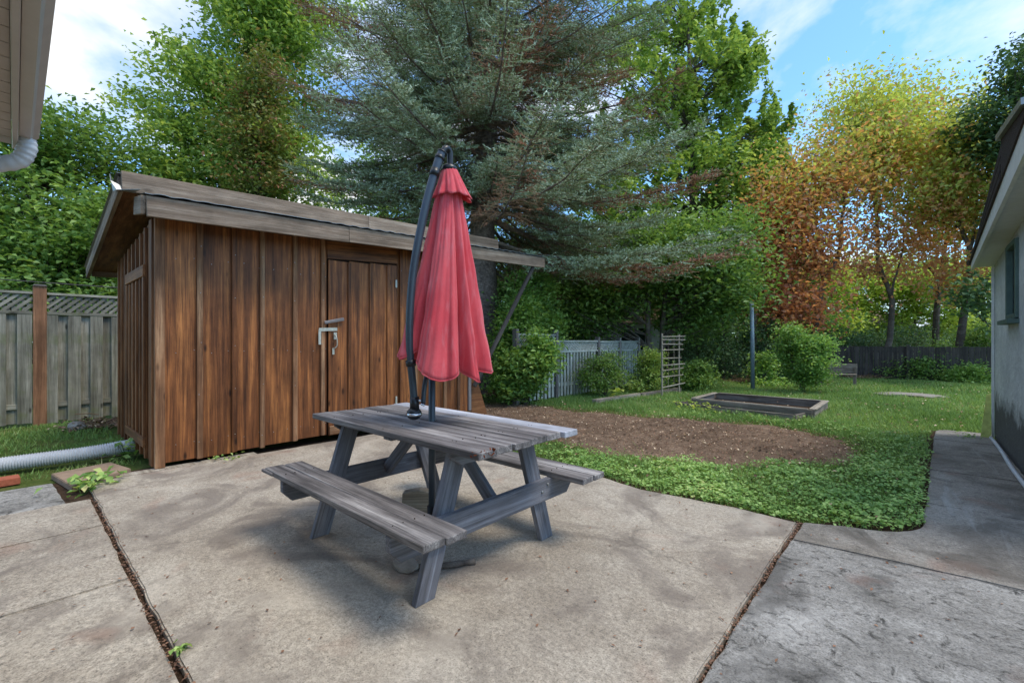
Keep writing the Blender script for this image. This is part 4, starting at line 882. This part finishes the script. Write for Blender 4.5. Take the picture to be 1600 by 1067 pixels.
tree('broadleaf_tree', 'tall light green tree with upright shoots right of the spruce', B(1085, 20.5), [([B(1085, 20.5), A(1085, 400, 20.5), A(1080, 220, 20.5), A(1075, 40, 20.5)], .25, .05)],
     .25, [blob(1060, 120, 20.5, 3.0, 3.4, 4), blob(1130, 200, 20.5, 2.2, 3.0, 3), blob(1150, 310, 20, 2.3, 2.6, 3), blob(1040, 300, 20.5, 2.8, 2.8, 2), blob(1100, 430, 20, 3.2, 2.2, 3), blob(1205, 195, 20.5, .9, .8, .6), blob(1160, 90, 20.5, .9, 1.3, .8), blob(1190, 250, 20.3, 1.1, 1.2, .8), blob(1020, 20, 21, 2.6, 2.4, 2), blob(950, 160, 19.5, 2.6, 3.0, 1.6), blob(960, 320, 19, 2.6, 2.2, 2.2), blob(1180, 300, 20, 1.8, 1.8, 1.8), blob(1170, 390, 19.5, 1.6, 1.4, 1.6)], M['l_bright'], 54000, .25, M['bark'], clump=.46, spray=1.3)
tree('yard_tree', 'twin-trunked green tree growing behind the lattice fence end', B(1026, 14.4), [([B(1016, 14.4), A(1013, 500, 14.4), A(1008, 400, 14.4)], .11, .05), ([B(1034, 14.5), A(1036, 500, 14.4), A(1046, 400, 14.4)], .11, .05)],
     .11, [blob(1040, 400, 14.4, 2.0, 1.2, 3), blob(1125, 440, 14, 1.2, 1.0, 2), blob(950, 440, 14.8, 1.7, 1.0, 2.4), blob(900, 480, 14.4, 1.2, .7, 1.2), blob(1090, 490, 14.5, 1.3, .6, 1), blob(1150, 370, 14.6, .7, .8, .7)], M['l_maple'], 30000, .16, M['bark_pale'], clump=.5, shell=.25)
tree('young_tree', 'bushy bright green young tree beside the spruce trunk', B(826, 12.2), [([B(826, 12.2), A(826, 540, 12.2), A(830, 440, 12.2)], .05, .02)],
     .06, [blob(825, 470, 12.2, .75, 1.0, 2), blob(810, 550, 11.7, .75, .8, 2), blob(850, 520, 11.8, .5, .7, 1)], M['l_shrub'], 9000, .12, M['bark'], clump=.2)
def shrub(name, label, px, Y, blobs, mat, n, sz, **kw):
    b = B(px, Y); st = [([b, b+np.array([.1*k, .05*k, .35]), np.array(at(px, 533, Y))*0+b+np.array([.25*k, .1*k, .8])], .02, .008) for k in (-1, 0, 1)]
    return tree(name, label, b, st, .02, blobs, mat, n, sz, M['bark'], clump=kw.pop('clump', .16), cat='shrub', **kw)
shrub('leafy_shrub', 'dense leafy shrub at the left end of the pale lattice fence', 822, 10.0, [blob(808, 575, 10.0, .5, .5, 2), blob(836, 560, 9.9, .42, .55, 2), blob(800, 520, 10.6, .35, .6, 1.3), blob(820, 500, 10.8, .4, .5, 1), blob(805, 606, 10.0, .5, .2, 1)], M['l_shrub'], 16000, .11)
shrub('climbing_vine', 'dark green vine patch climbing the lattice fence', 945, 11.6, [blob(935, 585, 11.4, .45, .45, 2), blob(960, 575, 11.8, .3, .5, 1)], M['l_maple'], 4200, .07)
shrub('yellow_vine', 'yellow-green vine over the end post of the lattice fence', 1012, 12.8, [blob(1015, 570, 12.6, .35, .55, 2), blob(1005, 600, 12.4, .7, .25, 1)], M['l_bright'], 4200, .075)
shrub('round_shrub', 'rounded light green shrub on the lawn beside the metal pole', 1255, 12.3, [blob(1257, 555, 12.3, .62, .66, 3), blob(1240, 525, 12.3, .35, .4, .8), blob(1280, 540, 12.2, .35, .3, .6), blob(1270, 590, 12.2, .4, .25, .6)], M['l_shrub'], 8500, .085)
shrub('bushy_shrub', 'dark glossy bush behind the ladder trellis', 1085, 13.0, [blob(1083, 588, 13.0, .62, .38, 1)], M['l_maple'], 5200, .085)
shrub('pole_shrub', 'small bush with pale leaves growing at the metal pole', 1192, 14.4, [blob(1190, 575, 14.6, .35, .6, 1), blob(1200, 600, 14.3, .6, .2, 1)], M['l_shrub'], 3600, .10)
tree('cedar_hedge', 'dark blue-green cedar hedge behind the metal pole', B(1130, 16.5), [([B(1130, 16.5), A(1130, 560, 16.5), A(1130, 480, 16.5)], .08, .03), ([B(1090, 16.5), A(1090, 560, 16.5), A(1090, 490, 16.5)], .08, .03), ([B(1180, 16.5), A(1180, 560, 16.5), A(1180, 490, 16.5)], .08, .03)],
     .08, [blob(1095, 550, 16, .9, 1.3, 1), blob(1140, 540, 16.3, 1.0, 1.5, 1), blob(1190, 550, 16.8, 1.0, 1.3, 1)], M['l_dark'], 15000, .09, M['bark'], clump=.25, cat='hedge')
def hi(z0, z1, lo=0., w=.45):                      # greener towards the tips of the crown, as the dieback runs from below
    return lambda p, r: np.clip(lo+w*(p[:, 2]-z0)/(z1-z0)+.5*r+rng.normal(0, .16, len(p)), 0, 1)
kw = dict(clump=.68, shell=.05, spray=0, up=.1)
tree('dying_tree', 'tree with mostly rust-brown leaves behind the round shrub', B(1270, 17.5), [([B(1268, 17.5), A(1275, 500, 17.5), A(1288, 430, 17.5), A(1270, 340, 17.5)], .17, .05), ([A(1288, 432, 17.5), A(1312, 390, 17.5), A(1318, 330, 17.5), A(1322, 240, 17.5)], .10, .03), ([A(1275, 470, 17.5), A(1235, 470, 17.3), A(1205, 500, 17.2)], .06, .02)],
     .16, [blob(1250, 300, 17.5, 1.7, 1.7, 4), blob(1235, 400, 17.2, 1.3, 1.5, 3), blob(1315, 250, 17.5, 1.4, 1.5, 2), blob(1240, 480, 17, 1.3, .8, 2), blob(1300, 390, 17.5, .8, .9, .7), blob(1215, 340, 17.3, 1.1, 1.4, 1.5)], M['l_dying'], 15500, .18, M['bark'], bias=hi(4, 10, -.05, .5), **kw)
tree('turning_tree', 'slender curved-trunk tree with browning leaves by the low bench', B(1370, 18.7), [([B(1366, 18.7), A(1388, 540, 18.7), A(1393, 465, 18.7), A(1373, 410, 18.7), A(1369, 320, 18.7), A(1355, 230, 18.7)], .15, .04), ([A(1393, 462, 18.7), A(1408, 400, 18.7), A(1412, 340, 18.7)], .05, .02)],
     .14, [blob(1365, 200, 18.7, 1.7, 1.6, 4), blob(1330, 160, 18.7, 1.0, .9, 1), blob(1400, 250, 18.7, 1.4, 1.3, 2), blob(1345, 300, 18.5, 1.4, 1.2, 1.5), blob(1390, 370, 18.5, 2.0, .9, .9), blob(1350, 420, 18.7, 1.2, .6, .4)], M['l_turning'], 12500, .18, M['bark_pale'], bias=hi(6, 11.5, -.15, .62), **kw)
tree('turning_tree', 'dark-trunked tree with half-brown crown by the back fence', B(1462, 20), [([B(1462, 20), A(1463, 510, 20), A(1468, 440, 20), A(1478, 380, 20), A(1480, 280, 20)], .17, .04), ([A(1466, 440, 20), A(1440, 390, 20), A(1425, 300, 20)], .06, .02)],
     .16, [blob(1450, 220, 20, 2.0, 1.8, 4), blob(1480, 320, 20, 1.3, 1.6, 2), blob(1420, 180, 20, 1.4, 1.1, 1.5), blob(1440, 390, 20, 2.0, 1.0, .9)], M['l_turning'], 12500, .18, M['bark'], bias=hi(5, 12.5, -.2, .65), **kw)
tree('turning_tree', 'leaning tree with yellowing crown beside the garage eave', B(1498, 17), [([B(1496, 17), A(1505, 500, 17), A(1516, 410, 17), A(1505, 360, 17), A(1490, 310, 17)], .16, .05), ([A(1514, 410, 17), A(1525, 330, 17), A(1520, 250, 17)], .07, .02)],
     .15, [blob(1500, 230, 17, 1.5, 1.5, 3), blob(1475, 300, 17, 1.1, 1.0, 1.5), blob(1530, 330, 17, .9, 1.2, 1.5), blob(1440, 320, 17, .8, .8, .6), blob(1500, 420, 17, 1.2, .9, .7)], M['l_turning'], 12500, .18, M['bark'], bias=hi(4, 10, -.05, .55), **kw)
tree('dark_maple', 'dark green maple overhanging behind the garage roof', B(1600, 15), [([B(1600, 15), A(1605, 400, 15), A(1600, 200, 15)], .25, .08)],
     .22, [blob(1605, 170, 15, 1.8, 2.2, 4), blob(1660, 280, 15, 1.8, 2.5, 2), blob(1530, 455, 14, .45, .6, .4), blob(1690, 120, 15, 2, 2.5, 2)], M['l_dark'], 20000, .17, M['bark'])
for i, (px, Y, py, r, lab) in enumerate(((1255, 27, 470, 2.3, 'yellow-green sunlit tree behind the rust-brown tree'), (1345, 28, 468, 2.3, 'yellow-green sunlit tree behind the curved-trunk tree'), (1430, 27, 462, 2.2, 'yellow-green sunlit tree in front of the pale-roofed house'), (1510, 28, 465, 2.4, 'yellow-green sunlit tree next to the garage corner'))):
    tree('sunlit_tree', lab, B(px, Y), [([B(px, Y), A(px, 500, Y), A(px, 450, Y)], .12, .03)], .12, [blob(px, py-22, Y, r*1.1, 1.7, 3), blob(px+20, 505, Y, r*1.0, 1.0, 1.5)], M['l_yellow'], 12500, .21, M['bark'], clump=.4, group='yellow-green trees beyond the back fence')
for i, (px, Y, py, rx, rz, lab, mt) in enumerate(((600, 24, 330, 4.2, 4.0, 'broad green tree in the background left of the spruce', 'l_maple'), (880, 25, 400, 4.5, 3.8, 'broad green tree far behind the spruce trunk', 'l_maple'), (1010, 27, 440, 3.5, 2.8, 'light green tree far behind the twin-trunked tree', 'l_bright'), (230, 22, 400, 4.0, 3.0, 'green tree filling the gap behind the shed ridge', 'l_maple'), (1185, 24, 440, 3.0, 2.6, 'green tree in the distance behind the metal pole', 'l_shrub'), (740, 19, 470, 2.6, 2.0, 'dark shady tree behind the spruce trunk base', 'l_dark'))):
    tree('background_tree', lab, B(px, Y), [([B(px, Y), A(px, 480, Y), A(px, py, Y)], .2, .05)], .2, [blob(px, py, Y, rx, rz, 3), blob(px-40, py+80, Y-.5, rx*.8, rz*.6, 1.5), blob(px+50, py+70, Y-.5, rx*.7, rz*.6, 1.5)], M[mt], 19000, .26, M['bark'], clump=.5, group='background trees')
for i, (px, Y, py, rx, rz, lab, mt) in enumerate(((1405, 17, 580, .7, .4, 'low green bush beneath the curved-trunk tree', 'l_shrub'), (1445, 16.5, 575, .75, .5, 'leafy green bush in front of the dark back fence', 'l_shrub'), (1510, 15.2, 587, .6, .35, 'low bush beside the garage corner', 'l_shrub'), (1340, 19.5, 565, .8, .5, 'sparse bush behind the low bench', 'l_maple'), (1480, 19, 555, .8, .6, 'dark bush against the back fence', 'l_maple'), (1215, 16.5, 580, .8, .7, 'shady bush between the hedge and the round shrub', 'l_dark'), (1530, 17, 540, .7, .8, 'tall bush rising by the garage corner', 'l_maple'), (1420, 21.4, 530, 2.2, .5, 'tangled dark creeper along the back fence top', 'l_dark'), (1310, 21.2, 535, 1.4, .7, 'dark creeper mound at the back fence', 'l_dark'))):
    shrub('wild_bush', lab, px, Y, [blob(px, py, Y, rx, rz, 1)], M[mt], 4200, .10, group='bushes by the back fence', clump=.22)
# brush piles
def brush(label, c, r, n, cat='brush pile', base=True):
    L = []
    for _ in range(n):
        a = rng.uniform(0, 6.28); p = np.array([c[0], c[1], .0])+np.array([rng.normal(0, r*.4), rng.normal(0, r*.4), abs(rng.normal(0, .06))]); d = np.array([math.cos(a), math.sin(a), rng.normal(.1, .22)])*rng.uniform(.15, .5)*r*1.3
        L.append((np.array([p-d*.5, p+rng.normal(0, .02, 3), p+d*.5]), rng.uniform(.004, .012)))
    e = empty('brush_pile', (c[0], c[1], -.03), label, cat); V, F = tubes(L, 5, False); tag(npmesh('branches', np.concatenate(V), np.concatenate(F), M['twig'], e), kind='stuff')
    P = np.array([c[0], c[1], .0])+rng.normal(0, 1, (160, 3))*np.array([r*.4, r*.4, .03]); P[:, 2] = np.abs(P[:, 2]); leaves('dry_leaves', P, .07, M['litter'], e)
a = gr(1160, 596); brush('brown pile of cut branches at the foot of the hedge', a, .7, 90)
a = gr(155, 664); brush('small heap of dry twigs by the mossy fence and shed', a, .5, 60)
a = gr(1345, 590); brush('heap of broken branches between the bench and curved trunk', a, .8, 60)
a = gr(785, 616); brush('loose cut branches lying by the spruce roots', a, .55, 45)

# ------------------------------------------------------------------ grass and ground cover
def lawn():
    polys = np.array([(-6.4, 4.18), (-3.1, 4.15), (-1.9, 3.93), (-1.1, 4.02), (-.62, 4.06), (-.40, 4.13), (-.1, 4.3), (.04, 4.62), (.04, 5.2), (.18, 9.6), (.4, 9.85), (2.2, 9.85), (2.2, 21.5), (-7, 21.5), (-7, 13.2), (-6.5, 7.2), (-7.4, 6.9)])
    def blades(n, box, hmin, hmax, w, extra=None, dens=None):
        x = rng.uniform(box[0], box[1], n); y = rng.uniform(box[2], box[3], n); k = inpoly(x, y, polys) if extra is None else extra(x, y)
        sd_ = np.where(inpoly(x, y, SOIL), edgedist(x, y, SOIL), -edgedist(x, y, SOIL))+.14*wavy(x*2, y*2)
        k &= sd_ < np.where(rng.uniform(0, 1, n) < .12, rng.uniform(0, .6, n), rng.uniform(-.08, .10, n)); k &= ~((x > -3.66) & (x < -1.36) & (y > 9.7) & (y < 11.46))
        k &= rng.uniform(0, 1, n) < .62+.38*wavy(x*1.1, y*.9)
        x, y = x[k], y[k]; n = len(x); h = rng.uniform(hmin, hmax, n)*(1+.35*wavy(x*2.3, y*2.1)); a = rng.uniform(0, 6.28, n); b = np.stack([x, y, np.full(n, -.042)], 1)
        s = np.stack([np.cos(a), np.sin(a), np.zeros(n)], 1)*w; tip = b+np.stack([rng.normal(0, .5, n)*h, rng.normal(0, .5, n)*h, h], 1)
        V = np.stack([b-s, b+s, tip], 1).reshape(-1, 3); r = np.clip(rng.uniform(0, .7, n)+.25*(wavy(x*.8, y*.7)+.5), 0, 1)
        return V, r
    parts = [blades(60000, (-7.4, .3, 3.9, 9.5), .05, .10, .0045), blades(95000, (-7, 2.2, 8.2, 15), .05, .10, .008), blades(45000, (-7, 2.2, 15, 21.5), .06, .11, .014),
             blades(26000, (-10.9, -6.45, -2.5, 1.0), .04, .09, .006, lambda x, y: (wavy(x*1.5, y*1.2) > -.45) & (x < -6.6) & ~((x > -7.4) & (np.abs(x+7.15) < .16)))]
    V = np.concatenate([p[0] for p in parts]); r = np.concatenate([p[1] for p in parts])
    tag(npmesh('lawn_grass', V, np.arange(len(V)).reshape(-1, 3), M['grass'], None, r), 'short green lawn grass around the bare soil', 'grass', kind='stuff')
    # broad-leaved ground cover along the slab edge and by the path
    n = 120000; x = rng.uniform(-6.3, .2, n); y = rng.uniform(3.85, 9.3, n); jx, jy = rng.normal(0, .022, n), rng.normal(0, .022, n); k = inpoly(x+jx, y+jy, polys); sd_ = np.where(inpoly(x, y, SOIL), edgedist(x, y, SOIL), -edgedist(x, y, SOIL))+.14*wavy(x*2, y*2)
    k &= sd_ < rng.uniform(-.25, .12, n); den = np.clip(.9-(y-4.0)*.18+(x+1.5)*.14+.75*wavy(x*2.2, y*2.6), .03, 1)*np.clip((x+3.9)/1.2, .06, 1)
    k &= rng.uniform(0, 1, n) < den; x, y = x[k], y[k]
    P = np.stack([x, y, -.03+rng.uniform(.025, .075, len(x))*(1+.6*wavy(x*3, y*3))], 1)
    tag(leaves('ground_cover', P, rng.uniform(.018, .042, len(P)), M['cover'], None, np.clip(rng.uniform(0, 1, len(P))*.7+.2*(wavy(x*1.2, y)+.6), 0, 1), up=1.6, aspect=.85, fold=.08), 'leafy green ground cover along the edge of the patio', 'ground cover', kind='stuff')
    # fallen leaves on the lawn
    n = 900; x = rng.uniform(-6, 1.5, n); y = rng.uniform(4.2, 20, n); k = inpoly(x, y, polys); P = np.stack([x[k], y[k], np.full(k.sum(), .03)], 1)
    tag(leaves('fallen_leaves', P, .055, M['litter'], None, up=2.5), 'pale fallen leaves dotted over the lawn', 'leaf litter', kind='stuff')
lawn()
def weed(label, c, n, r, sz, mat='cover', zr=.12):
    e = empty('weed_clump', (c[0], c[1], -.03), label, 'weed'); P = np.array([c[0], c[1], 0])+np.stack([rng.normal(0, r, n), rng.normal(0, r, n), rng.uniform(.0, zr, n)], 1)
    leaves('leaf_mass', P, sz, M[mat], e, up=.8, aspect=.6)
    L = [(np.array([[c[0], c[1], -.04], p]), .003) for p in P[:max(4, n//5)]]; V, F = tubes(L, 4, False); npmesh('stem', np.concatenate(V), np.concatenate(F), M['l_shrub'], e)
weed('broad-leaved weed sprouting in front of the tilted tan paver', gr(150, 757), 36, .10, .10)
weed('weed sprouting where the slab joint ends near the drain pipe', gr(128, 768), 20, .07, .08)
weed('small weed in the slab joint on the open patio', gr(280, 1020), 14, .022, .035, zr=.03)
weed('tuft of green weeds under the shed wall edge', gr(352, 716), 26, .10, .05, zr=.05)
weed('leafy weed by the shed side wall base', (-7.0, .9), 30, .07, .09, zr=.2)
weed('large-leaved weed at the edging timber end', gr(962, 622), 16, .08, .16, 'l_yellow', .3)
weed('weeds with yellowish leaves growing over the garden bed corner', gr(1090, 640), 70, .25, .08, 'l_yellow', .14)
weed('low leafy weeds at the spruce roots', gr(765, 612), 120, .3, .11, 'l_shrub', .3)
weed('green weed tuft near the mossy board', (.55, 9.2), 40, .10, .04, zr=.05)
print('tris', sum(len(o.data.loop_triangles) if o.data.loop_triangles else sum(len(p.vertices)-2 for p in o.data.polygons) for o in bpy.data.objects if o.type == 'MESH'), 'objects', len(bpy.data.objects))
